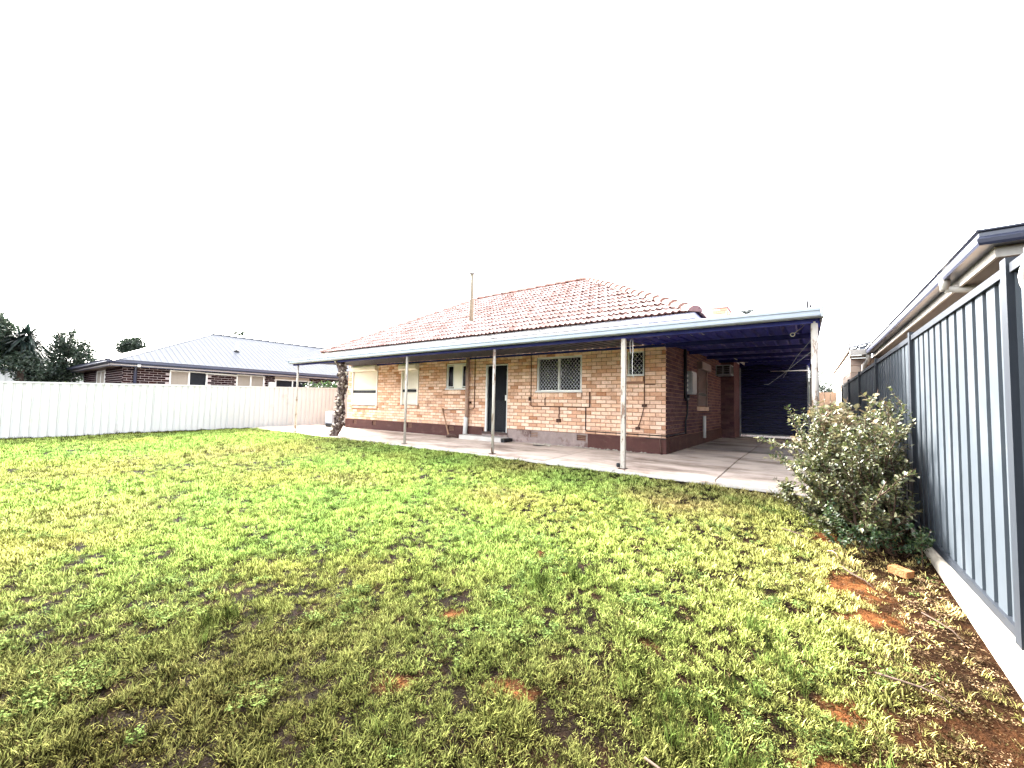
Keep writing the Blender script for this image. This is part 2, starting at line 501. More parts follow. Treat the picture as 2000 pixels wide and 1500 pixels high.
m_loose_brick = M('loose_brick', (0.15, 0.062, 0.020), 0.9, 0.2, 25, 0.6, 120, 0.2, stain=((0.22, 0.13, 0.07), 9, 0.54, 0.15, 0.6, (1, 1, 1)))

# ------------------------------------------------------------------ ground
SOIL = [(-1.15, 1.62, .055), (-1.63, 1.33, .05), (-.75, 2.28, .04), (-1.48, 2.72, .05), (-1.79, 1.88, .04), (.22, 3.76, .16), (.115, 2.35, .08), (.30, 3.36, .10), (.07, 1.95, .08), (.16, 4.75, .13), (-1.82, 2.97, .06), (-.86, 1.0, .04)]


def geo_axis(lo, hi, fine_lo, fine_hi, step):
    a = list(np.arange(fine_lo, fine_hi + 1e-6, step))
    g = step
    x = fine_lo
    while x > lo:
        g *= 1.5
        x -= g
        a.insert(0, max(x, lo))
    g, x = step, fine_hi
    while x < hi:
        g *= 1.5
        x += g
        a.append(min(x, hi))
    return np.array(a)


gx = geo_axis(-900, 900, -17.2, 1.2, 0.10)
gy = geo_axis(-900, 900, -1.4, 6.6, 0.10)
GX, GY = np.meshgrid(gx, gy)
GZ = ground_z(GX, GY)
inn = (GX > -16.4) & (GX < 0.7) & (GY < 6.2)
GZ = GZ + np.where(inn, (fbm(GX, GY, 0.9, 3) - 0.5) * 0.05 + (fbm(GX, GY, 4.0, 9) - 0.5) * 0.025, 0)
GZ = np.where((GX > 0.84) & (GY < 14), np.maximum(GZ, -0.12), GZ)   # the neighbour's side is retained by the sleeper
GZ = np.where((GX < -18) | (GY > 30) | (GY < -3), -0.22, GZ)
ny, nx = GX.shape
idx = np.arange(nx * ny).reshape(ny, nx)
ff = np.stack([idx[:-1, :-1], idx[:-1, 1:], idx[1:, 1:], idx[1:, :-1]], -1).reshape(-1)
gme = raw_mesh('ground', np.stack([GX.ravel(), GY.ravel(), GZ.ravel()], -1), 4, ff, m_soil, smooth=True)
bare = .24 * sstep(.0, .5, GX) * sstep(6.3, 5.5, GY) * np.clip(fbm(GX, GY, 2.5, 15) * 1.6 - .2, 0, 1)
for sx_, sy_, sr in SOIL:
    bare = np.maximum(bare, sstep(sr * 1.7, sr * .8, np.hypot(GX - sx_, GY - sy_)))
_at = gme.attributes.new('bare', 'FLOAT', 'POINT')
_at.data.foreach_set('value', bare.ravel().astype(np.float32))
g = bpy.data.objects.new('ground', gme)
C.objects.link(g)
tag(g, 'reddish brown bare soil under and between the lawn', kind='structure')

# ------------------------------------------------------------------ patio slabs
def slab_z(y):
    return 0.0 + 0.055 * np.clip((y - YP) / (YW - YP), 0, 1.0)


patio = MB().box(-16.0, 0.50, 6.345, 20.0, -0.30, -0.125).build('patio', m_conc)
tag(patio, 'pale concrete patio and carport floor along the house', kind='structure')
cuts = [-16.0, -14.2, -11.6, -8.9, -6.3, -3.85, -2.36, -1.05, 0.46]
for a, b in zip(cuts[:-1], cuts[1:]):
    jj = 0.008
    y1 = YW + 0.10 if b < -2.4 else 20.0
    segs = [(6.30, y1)] if y1 < 10 else [(6.30, 10.2), (10.2, 15.2), (15.2, 20.0)]
    for (s0, s1) in segs:
        x0, x1 = a + jj, b - jj
        s0j, s1j = s0 + (jj if s0 > 6.31 else 0), s1 - jj
        ys = [s0j] + ([YW] if s0j < YW < s1j else []) + [s1j]
        mb = MB()
        n = len(ys)
        dz = random.uniform(-0.004, 0.004)
        vs_ = []
        for yy in ys:
            zt = float(slab_z(yy)) + dz
            vs_ += [(x0, yy, zt), (x1, yy, zt), (x0, yy, -0.12), (x1, yy, -0.12)]
        fs = []
        for i in range(n - 1):
            o_ = 4 * i
            fs += [(o_, o_ + 1, o_ + 5, o_ + 4), (o_ + 2, o_ + 6, o_ + 7, o_ + 3), (o_, o_ + 4, o_ + 6, o_ + 2), (o_ + 1, o_ + 3, o_ + 7, o_ + 5)]
        fs += [(0, 2, 3, 1), (4 * n - 4, 4 * n - 3, 4 * n - 1, 4 * n - 2)]
        mb.add(vs_, fs)
        mb.build('paving_slab', m_conc_dark if s0 > 15 else (m_conc_mid if s0 > 10 else m_conc), patio)  # slabs darken inwards: carport shade painted into the concrete
x = -16.0
while x < 0.4:
    x1 = min(x + random.uniform(1.6, 2.5), 0.48)
    zt = -0.012 - 0.05 * max(0, (x + 4) / 4.5) if x > -4 else -0.012
    MB().box(x + 0.004, x1 - 0.004, 6.20, 6.295, -0.26, zt).build('edge_strip', m_conc_edge, patio)
    x = x1

# ------------------------------------------------------------------ brick house
house = thing('brick_house', (-8.0, YW, 0.05), 'single storey cream brick house with terracotta tiled hip roof', 'house')
ZB0, CH = 0.372, 0.0858
NC = 24
# openings on the rear wall: (x0, x1, z0, z1)
OPEN = dict(shut1=(-13.38, -11.88, 0.86, 2.26), shut2=(-10.62, -9.80, 0.92, 2.22), small=(-8.60, -7.72, 1.40, 2.15), door=(-7.07, -6.33, 0.10, 2.06),
            kit=(-5.43, -4.20, 1.315, 2.18), corner=(-3.12, -2.76, 1.66, 2.19))
SILL = dict(shut1=(-13.40, -11.86, 0.77, 0.86), shut2=(-10.66, -9.76, 0.82, 0.92), small=(-8.70, -7.69, 1.27, 1.40), kit=(-5.48, -4.18, 1.20, 1.315), corner=(-3.15, -2.76, 1.54, 1.66))
ops = list(OPEN.values())
xs = sorted(set([XL, XR] + [v for o_ in ops for v in o_[:2]]))
zs = sorted(set([0.04, 2.44] + [v for o_ in ops for v in o_[2:]]))
mb = MB()
YM = YW + 0.010
for i in range(len(xs) - 1):
    for k in range(len(zs) - 1):
        cx, cz = (xs[i] + xs[i + 1]) / 2, (zs[k] + zs[k + 1]) / 2
        if not any(o_[0] < cx < o_[1] and o_[2] < cz < o_[3] for o_ in ops):
            mb.quad((xs[i], YM, zs[k]), (xs[i + 1], YM, zs[k]), (xs[i + 1], YM, zs[k + 1]), (xs[i], YM, zs[k + 1]))
for (a, b, c, d) in ops:     # reveals
    y2 = YM + 0.2
    mb.quad((a, YM, c), (a, y2, c), (a, y2, d), (a, YM, d))
    mb.quad((b, YM, c), (b, YM, d), (b, y2, d), (b, y2, c))
    mb.quad((a, YM, d), (a, y2, d), (b, y2, d), (b, YM, d))
    mb.quad((a, YM, c), (b, YM, c), (b, y2, c), (a, y2, c))
# side wall, left wall, back
XS = XR - 0.010
mb.quad((XS, YM, 0.04), (XS, 18.2, 0.04), (XS, 18.2, 2.62), (XS, YM, 2.62))
mb.quad((XL + .01, YM, 0.0), (XL + .01, YM, 2.62), (XL + .01, 17.0, 2.62), (XL + .01, 17.0, 0.0))
wall = mb.build('wall', m_mortar, house)


def unit_brick():
    """a unit brick (1 x 1 x 1, front at y=0) with a slightly proud chamfered face"""
    e = 0.03
    ez = 0.06
    v = [(0, 0.12, 0), (1, 0.12, 0), (1, 0.12, 1), (0, 0.12, 1), (e, 0, ez), (1 - e, 0, ez), (1 - e, 0, 1 - ez), (e, 0, 1 - ez), (0, 1, 0), (1, 1, 0), (1, 1, 1), (0, 1, 1)]
    f = [(4, 5, 6, 7), (0, 1, 5, 4), (1, 2, 6, 5), (2, 3, 7, 6), (3, 0, 4, 7), (0, 8, 9, 1), (1, 9, 10, 2), (2, 10, 11, 3), (3, 11, 8, 0)]
    return v, f


UBV, UBF = unit_brick()
bm_ = MB().add(UBV, UBF).mesh('brick')
bm_.materials.append(m_brick)


def place_unit(mb, x, y, z, sx, sy, sz, rot=False):
    if rot:   # face towards +X : local x -> +Y, local depth -> -X
        vs_ = [(x - p[1] * sy, y + p[0] * sx, z + p[2] * sz) for p in UBV]
    else:
        vs_ = [(x + p[0] * sx, y + p[1] * sy, z + p[2] * sz) for p in UBV]
    mb.add(vs_, UBF)


blist = []
allop = [(a, b, c, d) for (a, b, c, d) in ops] + [v for v in SILL.values()]
for c in range(NC):
    z0 = ZB0 + c * CH
    zc = z0 + CH / 2
    # blocked intervals on this course
    bl = sorted([(a, b) for (a, b, cc, d) in allop if cc - 0.012 < zc < d + 0.012])
    free, x = [], XL
    for a, b in bl:
        if a > x:
            free.append((x, a))
        x = max(x, b)
    if x < XR:
        free.append((x, XR))
    off = 0.0 if c % 2 == 0 else -0.12
    for (fa, fb) in free:
        x = XL + off
        while x < fb:
            a, b = max(x, fa), min(x + 0.24, fb)
            if b - a > 0.035:
                blist.append((a + (0.005 if a > fa + 1e-4 else 0.002), b - 0.005 if b < XR - 1e-4 else b, z0 + 0.005, CH - 0.011))
            x += 0.24
blist.sort(key=lambda t: -(t[0]))
rest = MB()
for i, (a, b, z, h) in enumerate(blist):
    dy = random.uniform(-0.0025, 0.0025)
    if i < 300:
        o = bpy.data.objects.new('brick', bm_)
        o.location = (a, YW - 0.002 + dy, z)
        o.scale = (b - a, 0.09, h)
        link(o, wall)
    else:
        place_unit(rest, a, YW - 0.002 + dy, z, b - a, 0.09, h)
# side wall bricks towards the carport
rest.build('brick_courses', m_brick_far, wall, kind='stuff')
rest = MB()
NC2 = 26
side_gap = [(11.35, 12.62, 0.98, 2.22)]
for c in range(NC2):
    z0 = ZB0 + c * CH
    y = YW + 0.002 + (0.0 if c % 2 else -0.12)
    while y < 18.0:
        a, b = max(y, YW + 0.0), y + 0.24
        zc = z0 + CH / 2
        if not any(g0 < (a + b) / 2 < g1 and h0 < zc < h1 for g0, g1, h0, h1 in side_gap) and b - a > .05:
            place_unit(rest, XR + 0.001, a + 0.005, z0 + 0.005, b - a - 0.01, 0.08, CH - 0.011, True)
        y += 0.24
rest.build('brick_courses', m_brick_side, wall, kind='stuff', label='house brick courses along the carport, its shade put into their colour')

# plinth: painted left part, bare part by the door, painted part at the corner
pl_cuts = [(-13.72, -7.13, m_plinth, None), (-6.28, -4.02, m_plinth_bare, 'grey plinth length with the paint worn off'), (-4.02, -2.30, m_plinth, None)]
vents = [(-13.12, 0.29), (-11.98, 0.29), (-10.14, 0.285), (-8.32, 0.26), (-5.47, 0.275), (-4.18, 0.26)]
for a, b, ma, lb in pl_cuts:
    vv = [v[0] for v in vents if a < v[0] < b]
    mb = MB()
    x = a
    for v in vv:
        mb.box(x, v - 0.115, YW - 0.03, YW + 0.2, 0.0, 0.366)
        mb.box(v - 0.115, v + 0.115, YW - 0.03, YW + 0.2, 0.0, 0.205)
        mb.box(v - 0.115, v + 0.115, YW - 0.03, YW + 0.2, 0.335, 0.366)
        x = v + 0.115
    mb.box(x, b, YW - 0.03, YW + 0.2, 0.0, 0.366)
    mb.build('plinth', ma, house, label=lb)
MB().box(XR - 0.2, XR + 0.03, YW + 0.2, 18.2, 0.0, 0.366).build('plinth', m_plinth, house)
for vx, vz in vents:
    mb = MB().box(vx - 0.112, vx + 0.112, YW + 0.05, YW + 0.19, 0.205, 0.333)
    fr = mb.build('air_vent', m_dark, house)
    mb = MB()
    for k in range(3):
        mb.box(vx - 0.112, vx + 0.112, YW - 0.02, YW + 0.03, 0.222 + k * 0.04, 0.236 + k * 0.04)
    mb.build('vent_bar', m_plinth if vx < -6 or vx > -4.5 else m_plinth_bare, fr)
# crumbling mortar along the foot of the worn plinth
mb = MB()
for k in range(46):
    x = random.uniform(-5.6, -2.7)
    s_ = random.uniform(0.02, 0.06)
    z = 0.052
    p = [(x + s_ * math.cos(t) * random.uniform(.6, 1.2), YW - 0.05 - random.random() * 0.05 + s_ * .5 * math.sin(t), z) for t in np.linspace(0, 2 * PI, 7)[:-1]]
    mb.add(p + [(x, YW - 0.06, z + s_ * 0.5)], [(i, (i + 1) % 6, 6) for i in range(6)])
tag(mb.build('mortar_crumbs', m_sleeper), 'white crumbling mortar along the foot of the worn plinth', kind='stuff')

# lintel band on top of the wall and eave box of the house
EAVE_Y, EAVE_XR, EAVE_XL, ZE = 7.95, -1.667, -14.607, 2.76
mb = MB()
mb.box(EAVE_XL + .1, EAVE_XR - 0.1, EAVE_Y + 0.13, YW - .03, 2.560, 2.585)
mb.box(XR + 0.03, EAVE_XR - 0.13, YW - .03, 17.6, 2.675, 2.70)
mb.build('soffit', m_old_white, house)
mb = MB().box(XL, XR, YW + 0.02, YW + 0.12, 2.43, 2.62)
mb.build('wall_plate', m_brown, house)
mb = MB()
mb.box(EAVE_XL + .08, EAVE_XR - 0.1, EAVE_Y + 0.10, EAVE_Y + 0.13, 2.52, 2.70)
mb.box(EAVE_XR - 0.13, EAVE_XR - 0.10, EAVE_Y + 0.13, 17.6, 2.55, 2.70)
mb.build('fascia', m_old_white, house)
gprof = [(0.0, 0.0), (-0.015, 0.03), (-0.015, 0.045), (0.0, 0.05), (0.0, 0.10), (-0.012, 0.112), (0.015, 0.115), (0.018, 0.10), (0.09, 0.10), (0.09, 0.0)]
mb = MB()
mb.ext([(EAVE_Y + a, 2.655 + z) for a, z in gprof], 'x', EAVE_XL, EAVE_XR, miter0=1.0, miter1=-1.0)
mb.ext([(EAVE_XR - a, 2.655 + z) for a, z in gprof][::-1], 'y', EAVE_Y + .09, 17.6, miter0=-1.0)
mb.build('gutter', m_old_white, house)
# joint bracket on the gutter
MB().box(-2.62, -2.50, EAVE_Y - 0.022, EAVE_Y + 0.0, 2.58, 2.765).build('gutter_bracket', m_old_white, house)

# ---- tiled hip roof
K, RIDGE_Z = 4.10, 5.14
RX0, RX1 = EAVE_XL + K, EAVE_XR - K
RY = EAVE_Y + K
slope = math.atan2(RIDGE_Z - ZE, K)
cs, sn = math.cos(slope), math.sin(slope)
Yback = RY + K
mb = MB()
dz = -0.03
P = lambda x, y, z: (x, y, z + dz)
e0, e1, e2, e3 = P(EAVE_XL, EAVE_Y, ZE), P(EAVE_XR, EAVE_Y, ZE), P(EAVE_XR, Yback, ZE), P(EAVE_XL, Yback, ZE)
r0, r1 = P(RX0, RY, RIDGE_Z), P(RX1, RY, RIDGE_Z)
mb.add([e0, e1, e2, e3, r0, r1], [(0, 1, 5, 4), (1, 2, 5), (2, 3, 4, 5), (3, 0, 4)])
roof = mb.build('roof', m_tile_far, house)
TW, TG = 0.255, 0.335       # cover width and course gauge
slen = K / cs
ncourse = int(slen / TG)
TG = slen / (ncourse + 0.2)
m_lip = M('tile_lip', (0.055, 0.026, 0.020), 0.9, 0.5, 14, 0, 0, 0.1)
prof = [(0.0, 0.0), (0.15, 0.030), (0.30, 0.004), (0.55, 0.0), (0.70, 0.034), (0.85, 0.006), (1.0, 0.0)]


def tile_shape(jx):
    v, f = [], []
    n = len(prof)
    for u, h in ((0.0, 0.044), (TG + 0.05, 0.008)):
        for a, b in prof:
            v.append((a * TW, u, b + h))
    for a, b in prof:
        v.append((a * TW, 0.003, b + 0.006))
    for i in range(n - 1):
        f.append((i, i + 1, n + i + 1, n + i))
        f.append((2 * n + i, 2 * n + i + 1, i + 1, i))
    return v, f


TV, TF = tile_shape(0)
tme = MB().add(TV, TF).mesh('tile')
tme.materials.append(m_tile)
tme.materials.append(m_lip)
for p_ in tme.polygons:
    p_.material_index = p_.index % 2
# front face frame: local (x, u, h) -> world
def front(p, x, u):
    uu = u + p[1]
    return (x + p[0], EAVE_Y - 0.05 + uu * cs - p[2] * sn, ZE + uu * sn + p[2] * cs)


tiles = []
for c in range(ncourse):
    u = c * TG
    inset = (u + TG * 0.5) * cs
    xa, xb = EAVE_XL + inset, EAVE_XR - inset
    x = EAVE_XL - 0.1 + (0.5 * TW if c % 2 else 0)
    while x < xb:
        if x + TW > xa:
            full = x >= xa - 0.02 and x + TW <= xb + 0.02
            tiles.append((x, u, full))
        x += TW
full = [t for t in tiles if t[2]]
full.sort(key=lambda t: (t[0] + 1.5) ** 2 + (t[1] * 1.0) ** 2)
ind = set(full[:300])
rest = MB()
Rm = Matrix(((1, 0, 0), (0, cs, -sn), (0, sn, cs)))
for t in tiles:
    x, u, fl = t
    jit = random.uniform(-0.006, 0.006)
    if t in ind:
        o = bpy.data.objects.new('tile', tme)
        o.matrix_basis = Matrix.Translation(Vector((x, EAVE_Y - 0.05 + u * cs, ZE + u * sn + jit))) @ Rm.to_4x4() @ Matrix.Rotation(random.uniform(-.008, .008), 4, 'Z')
        link(o, roof)
    else:
        xa0, xb0 = EAVE_XL, EAVE_XR
        vs_ = []
        for p in TV:
            q = front(p, x, u)
            ins = min(max(q[1] - EAVE_Y, 0), K)
            xx = min(max(q[0], xa0 + ins), xb0 - ins)
            vs_.append((xx, q[1], q[2] + jit))
        rest.add(vs_, TF)
# right hip face (turned away from the camera): tile courses as one part
for c in range(ncourse):
    u = c * TG
    ins = (u + TG * .5) * cs
    y = EAVE_Y + ins
    while y < Yback - ins - TW:
        vs_ = [(EAVE_XR + 0.05 - (u + p[1]) * cs + p[2] * sn, y + p[0], ZE + (u + p[1]) * sn + p[2] * cs) for p in TV]
        rest.add(vs_, TF)
        y += TW
rt_ = rest.build('tile_courses', m_tile_far, roof, kind='stuff')
rt_.data.materials.append(m_lip)
for p_ in rt_.data.polygons:
    p_.material_index = p_.index % 2
# ridge and hip caps
def cap_run(a, b, n):
    a, b = Vector(a), Vector(b)
    d = (b - a) / n
    L_ = d.length
    dirv = d.normalized()
    side = dirv.cross(Vector((0, 0, 1))).normalized()
    upv = side.cross(dirv)
    for i in range(n):
        p0 = a + d * i
        mb = MB()
        v, f = [], []
        nn = 7
        for t, r, h in ((-0.03, 0.150, 0.030), (L_ * 0.06, 0.150, 0.028), (L_ + 0.01, 0.112, 0.012)):
            for k in range(nn):
                an = PI * k / (nn - 1)
                v.append(p0 + dirv * t + side * (math.cos(an) * r) + upv * (math.sin(an) * r * 0.78 + h - 0.03))
        for j in range(2):
            for k in range(nn - 1):
                f.append((j * nn + k, (j + 1) * nn + k, (j + 1) * nn + k + 1, j * nn + k + 1))
        v.append(p0 + dirv * -0.03)
        f += [(k, k + 1, len(v) - 1) for k in range(nn - 1)]
        mb.add(v, f, smooth=False)
        mb.build('ridge_cap', m_cap, roof)


cap_run((EAVE_XR, EAVE_Y, ZE + 0.03), (RX1, RY, RIDGE_Z + 0.03), 17)
cap_run((EAVE_XL, EAVE_Y, ZE + 0.03), (RX0, RY, RIDGE_Z + 0.03), 17)
cap_run((RX0, RY, RIDGE_Z + 0.04), (RX1, RY, RIDGE_Z + 0.04), 12)

# flue pipe through the roof
fx, fy = -8.15, 9.0
zr = ZE + (fy - EAVE_Y) * math.tan(slope)
flue = MB().tube([(fx, fy, zr - 0.1), (fx, fy, zr + 1.0), (fx - 0.01, fy, 4.92)], 0.060, 12).build('flue_pipe', m_flue, roof)
MB().tube([(fx - 0.01, fy, 4.915), (fx - 0.01, fy, 4.945), (fx - 0.01, fy, 4.97)], [0.085, 0.09, 0.03], 12).build('cap', m_greybox, flue) if False else \
    MB().tube([(fx - 0.01, fy, 4.925), (fx - 0.01, fy, 4.95), (fx - 0.01, fy, 4.985)], [0.088, 0.092, 0.03], 12).build('flue_cap', m_greybox, house)
mb = MB()
mb.tube([(fx, fy, zr - 0.05), (fx, fy, zr + 0.10)], [0.17, 0.062], 10)
mb.build('flashing', m_lead, house)

# chimney, further back near the right hip
cx0, cx1, cy0, cy1 = -2.41, -1.985, 14.0, 14.9
chm = MB().box(cx0 + .012, cx1 - .012, cy0 + .012, cy1 - .012, 2.7, 4.08).build('chimney', m_mortar, house)
mb = MB()
for c in range(18):
    z = 2.62 + c * CH
    o_ = 0.0 if c % 2 else -0.12
    x = cx0 + o_
    while x < cx1 - 0.03:
        a, b = max(x, cx0), min(x + 0.24, cx1)
        if b - a > 0.04:
            place_unit(mb, a + .004, cy0, z, b - a - .008, 0.06, CH - 0.010)
        x += 0.24
    y = cy0 + 0.06 + o_
    while y < cy1 - 0.03:
        a, b = max(y, cy0 + .062), min(y + 0.24, cy1)
        if b - a > 0.04:
            place_unit(mb, cx1, a + .004, z, b - a - .008, 0.06, CH - 0.010, True)
        y += 0.24
mb.build('chimney_brick', m_brick_far, chm, kind='stuff')
MB().box(cx0 - .03, cx1 + .03, cy0 - .03, cy1 + .03, 4.165, 4.20).build('chimney_top', m_lead, chm)

# ---- sills
for k, (a, b, c, d) in SILL.items():
    n = max(3, int((b - a) / 0.115))
    sl = MB().box(a + .005, b - .005, YW - 0.008, YW + 0.1, c + 0.006, d - 0.006).build('sill', m_mortar, house)
    for i in range(n):
        x0 = a + (b - a) * i / n
        x1 = a + (b - a) * (i + 1) / n - 0.009
        mb = MB()
        mb.add([(x0, YW - 0.055, c), (x1, YW - 0.055, c), (x1, YW + .02, c), (x0, YW + .02, c), (x0, YW - 0.055, d - 0.035), (x1, YW - 0.055, d - 0.035), (x1, YW + .02, d - .004), (x0, YW + .02, d - .004)],
               [(0, 3, 2, 1), (4, 5, 6, 7), (0, 1, 5, 4), (1, 2, 6, 5), (2, 3, 7, 6), (3, 0, 4, 7)])
        mb.build('sill_brick', m_brick, sl)


# ---- windows
def ring(mb, x0, x1, z0, z1, y0, y1, t):
    mb.box(x0, x1, y0, y1, z1 - t, z1)
    mb.box(x0, x1, y0, y1, z0, z0 + t)
    mb.box(x0, x0 + t, y0, y1, z0 + t, z1 - t)
    mb.box(x1 - t, x1, y0, y1, z0 + t, z1 - t)


def grille(mb, x0, x1, z0, z1, y, px, pz, t):
    """diamond grille clipped to a rectangle"""
    def clip(a, b):
        (xa, za), (xb, zb) = a, b
        t0, t1 = 0.0, 1.0
        dx, dz_ = xb - xa, zb - za
        for p, q in ((-dx, xa - x0), (dx, x1 - xa), (-dz_, za - z0), (dz_, z1 - za)):
            if abs(p) < 1e-9:
                if q < 0:
                    return None
            else:
                r = q / p
                if p < 0:
                    t0 = max(t0, r)
                else:
                    t1 = min(t1, r)
        if t1 - t0 < 1e-3:
            return None
        return (xa + dx * t0, za + dz_ * t0), (xa + dx * t1, za + dz_ * t1)
    H = z1 - z0
    run = H * px / pz
    k = x0 - run
    while k < x1:
        for s_ in (1, -1):
            a, b = ((k, z0), (k + run, z1)) if s_ > 0 else ((k, z1), (k + run, z0))
            r = clip(a, b)
            if r:
                mb.bar((r[0][0], y + 0.002 * s_, r[0][1]), (r[1][0], y + 0.002 * s_, r[1][1]), t, 0.004, upv=(0, 1, 0))
        k += px


# kitchen window with two diamond grilles
a, b, c, d = OPEN['kit']
wf = MB()
ring(wf, a, b, c, d, YW + 0.02, YW + 0.09, 0.045)
wf.box((a + b) / 2 - 0.02, (a + b) / 2 + 0.02, YW + 0.022, YW + 0.088, c + .045, d - .045)
win = wf.build('window', m_white, house)
MB().box(a - 0.02, b + .02, YW - 0.03, YW + 0.085, c - .006, c + 0.035).build('window_sill', m_white, win)
for x0, x1 in ((a + .047, (a + b) / 2 - .022), ((a + b) / 2 + .022, b - .047)):
    MB().box(x0, x1, YW + .085, YW + .11, c + .05, d - .05).build('pane', m_glass, win)
    mb = MB()
    grille(mb, x0 - .01, x1 + .01, c + .047, d - .047, YW + 0.03, 0.085, 0.098, 0.0085)
    mb.build('security_grille', m_mesh, win)
# corner window (partly behind the post)
a, b, c, d = OPEN['corner']
wf = MB()
ring(wf, a, b, c, d, YW + 0.02, YW + 0.09, 0.03)
win = wf.build('window', m_white, house)
MB().box(a - 0.0, b + .01, YW - 0.02, YW + 0.085, c - .006, c + 0.03).build('window_sill', m_white, win)
MB().box(a + .03, b - .03, YW + .085, YW + .11, c + .03, d - .03).build('pane', m_glass, win)
mb = MB()
grille(mb, a + .028, b - .028, c + .03, d - .03, YW + 0.03, 0.085, 0.098, 0.0085)
mb.build('security_grille', m_mesh, win)
# small window with a cream board in the middle and narrow panes at the sides
a, b, c, d = OPEN['small']
wf = MB()
ring(wf, a, b, c, d, YW + 0.02, YW + 0.09, 0.035)
win = wf.build('window', m_white, house)
for x0, x1 in ((a + .06, a + .26), (b - .24, b - .06)):
    fr = MB()
    ring(fr, x0 - .03, x1 + .03, c + .06, d - .05, YW + .03, YW + .08, .03)
    fr.build('sash', m_white, win)
    MB().box(x0, x1, YW + .06, YW + .075, c + .09, d - .08).build('pane', m_glass, win)
MB().box(a + .292, b - .272, YW + .035, YW + .07, c + .035, d - .035).build('board', m_shutter, win)
MB().box(a - .02, b + .02, YW - 0.02, YW + 0.085, c - .006, c + .03).build('window_sill', m_white, win)
# small things lying on the ledge: a few stones
# roller shutters
for key in ('shut1', 'shut2'):
    a, b, c, d = OPEN[key]
    wf = MB()
    wf.box(a, a + .055, YW - 0.03, YW + .06, c, d - .22)
    wf.box(b - .055, b, YW - 0.03, YW + .06, c, d - .22)
    wf.box(a, b, YW + .065, YW + .09, c, d)
    win = wf.build('window', m_shutter, house)
    mb = MB()
    mb.ext([(YW - 0.13, d - .20), (YW - 0.16, d - .16), (YW - 0.16, d - .06), (YW - 0.12, d), (YW + .06, d), (YW + .06, d - .20)], 'x', a - .01, b + .01)
    mb.build('shutter_box', m_shutter, win)
    z = c + .02
    zg = c + (d - c) * 0.34
    mb = MB()
    while z < d - .21:
        if abs(z - zg) > 0.045:
            zz = min(z + .036, d - .2)
            mb.add([(a + .057, YW + .02, z), (b - .057, YW + .02, z), (b - .057, YW + .005, z + .012), (a + .057, YW + .005, z + .012), (b - .057, YW + .005, z + .026), (a + .057, YW + .005, z + .026), (b - .057, YW + .02, zz), (a + .057, YW + .02, zz)],
                   [(0, 1, 2, 3), (3, 2, 4, 5), (5, 4, 6, 7)])
        z += .038
    mb.build('shutter_curtain', m_shutter, win)
    MB().box(a + .057, b - .057, YW - 0.004, YW + .04, zg - .03, zg + .05).build('lock_bar', m_dark, win)
# side wall window with shutter, in the carport
mb = MB()
mb.box(XR - .05, XR + .03, 11.40, 11.45, 1.05, 2.2)
mb.box(XR - .05, XR + .03, 12.52, 12.57, 1.05, 2.2)
mb.box(XR - .05, XR - .03, 11.40, 12.57, 1.05, 2.2)
win = mb.build('window', m_side_shutter, house)
MB().box(XR - .02, XR + .13, 11.38, 12.59, 2.03, 2.22).build('shutter_box', m_side_shutter, win)
mb = MB()
for k in range(27):
    z = 1.06 + k * .036
    if not 8 <= k <= 9:
        mb.add([(XR - .01, 11.45, z), (XR - .01, 12.52, z), (XR + .008, 12.52, z + .016), (XR + .008, 11.45, z + .016), (XR - .01, 12.52, z + .034), (XR - .01, 11.45, z + .034)], [(0, 1, 2, 3), (3, 2, 4, 5)])
mb.build('shutter_curtain', m_side_shutter, win)
MB().box(XR - .01, XR + .012, 11.45, 12.52, 1.345, 1.415).build('lock_bar', m_dark, win)
MB().box(XR, XR + .06, 11.36, 12.6, 0.93, 1.04).build('sill', m_brick_far, house)

# back door with security screen
a, b, c, d = OPEN['door']
dz0 = 0.26
df = MB()
df.box(a, a + .055, YW - .01, YW + .12, dz0, d)
df.box(a + .055, b, YW - .01, YW + .12, d - .03, d)
df.box(b - .02, b, YW - .01, YW + .12, dz0, d - .03)
door = MB().box(a + .057, b - .022, YW + .05, YW + .085, dz0 + .005, d - .032).build('door', m_door, house)
df.build('door_frame', m_white, door)
mb = MB()
ring(mb, a + .06, b - .025, dz0 + .01, d - .035, YW + .03, YW + .06, .05)
mb.box(a + .11, b - .075, YW + .03, YW + .06, 1.10, 1.16)
mb.build('screen_frame', m_door, door)
mb = MB()
grille(mb, a + .11, b - .075, dz0 + .06, 1.10, YW + .04, 0.05, 0.06, 0.006)
mb.build('screen_grille', m_door_mesh, door)
mb = MB().box(b - .075, b - .035, YW + .0, YW + .03, 1.10, 1.24)
mb.build('door_handle', m_white, door)
MB().box(a - .05, b + .05, YW - .06, YW + .2, 0.20, dz0).build('threshold', m_brown, house)
MB().box(a - .06, b + .06, YW - .05, YW + .2, 0.02, 0.198).build('step', m_plinth_bare, house)
MB().box(-7.62, -6.20, YW - .42, YW - .052, 0.03, 0.155).build('step', m_conc_edge, house)
MB().box(-6.195, -6.10, YW - .40, YW - .06, 0.03, 0.135).build('step_end', m_dark, house)

# downpipe from the gutter
px_ = -7.68
mb = MB()
mb.tube([(px_, YW - .075, 2.48), (px_, YW - .075, 0.62)], 0.052, 12)
mb.build('downpipe', m_pipe, house)
mb = MB()
mb.tube([(px_, YW - .075, 0.62), (px_ - 0.01, YW - .078, 0.60), (px_ - .03, YW - .09, 0.06)], 0.066, 12)
mb.build('downpipe', m_white, house, label='white lower length of the downpipe by the back door')
# small pipes and conduits on the wall
def wpipe(pts, r=0.011, mat=m_copper, y=YW - 0.02):
    MB().tube([(p[0], y, p[1]) for p in pts], r, 6).build('pipe', mat, house)


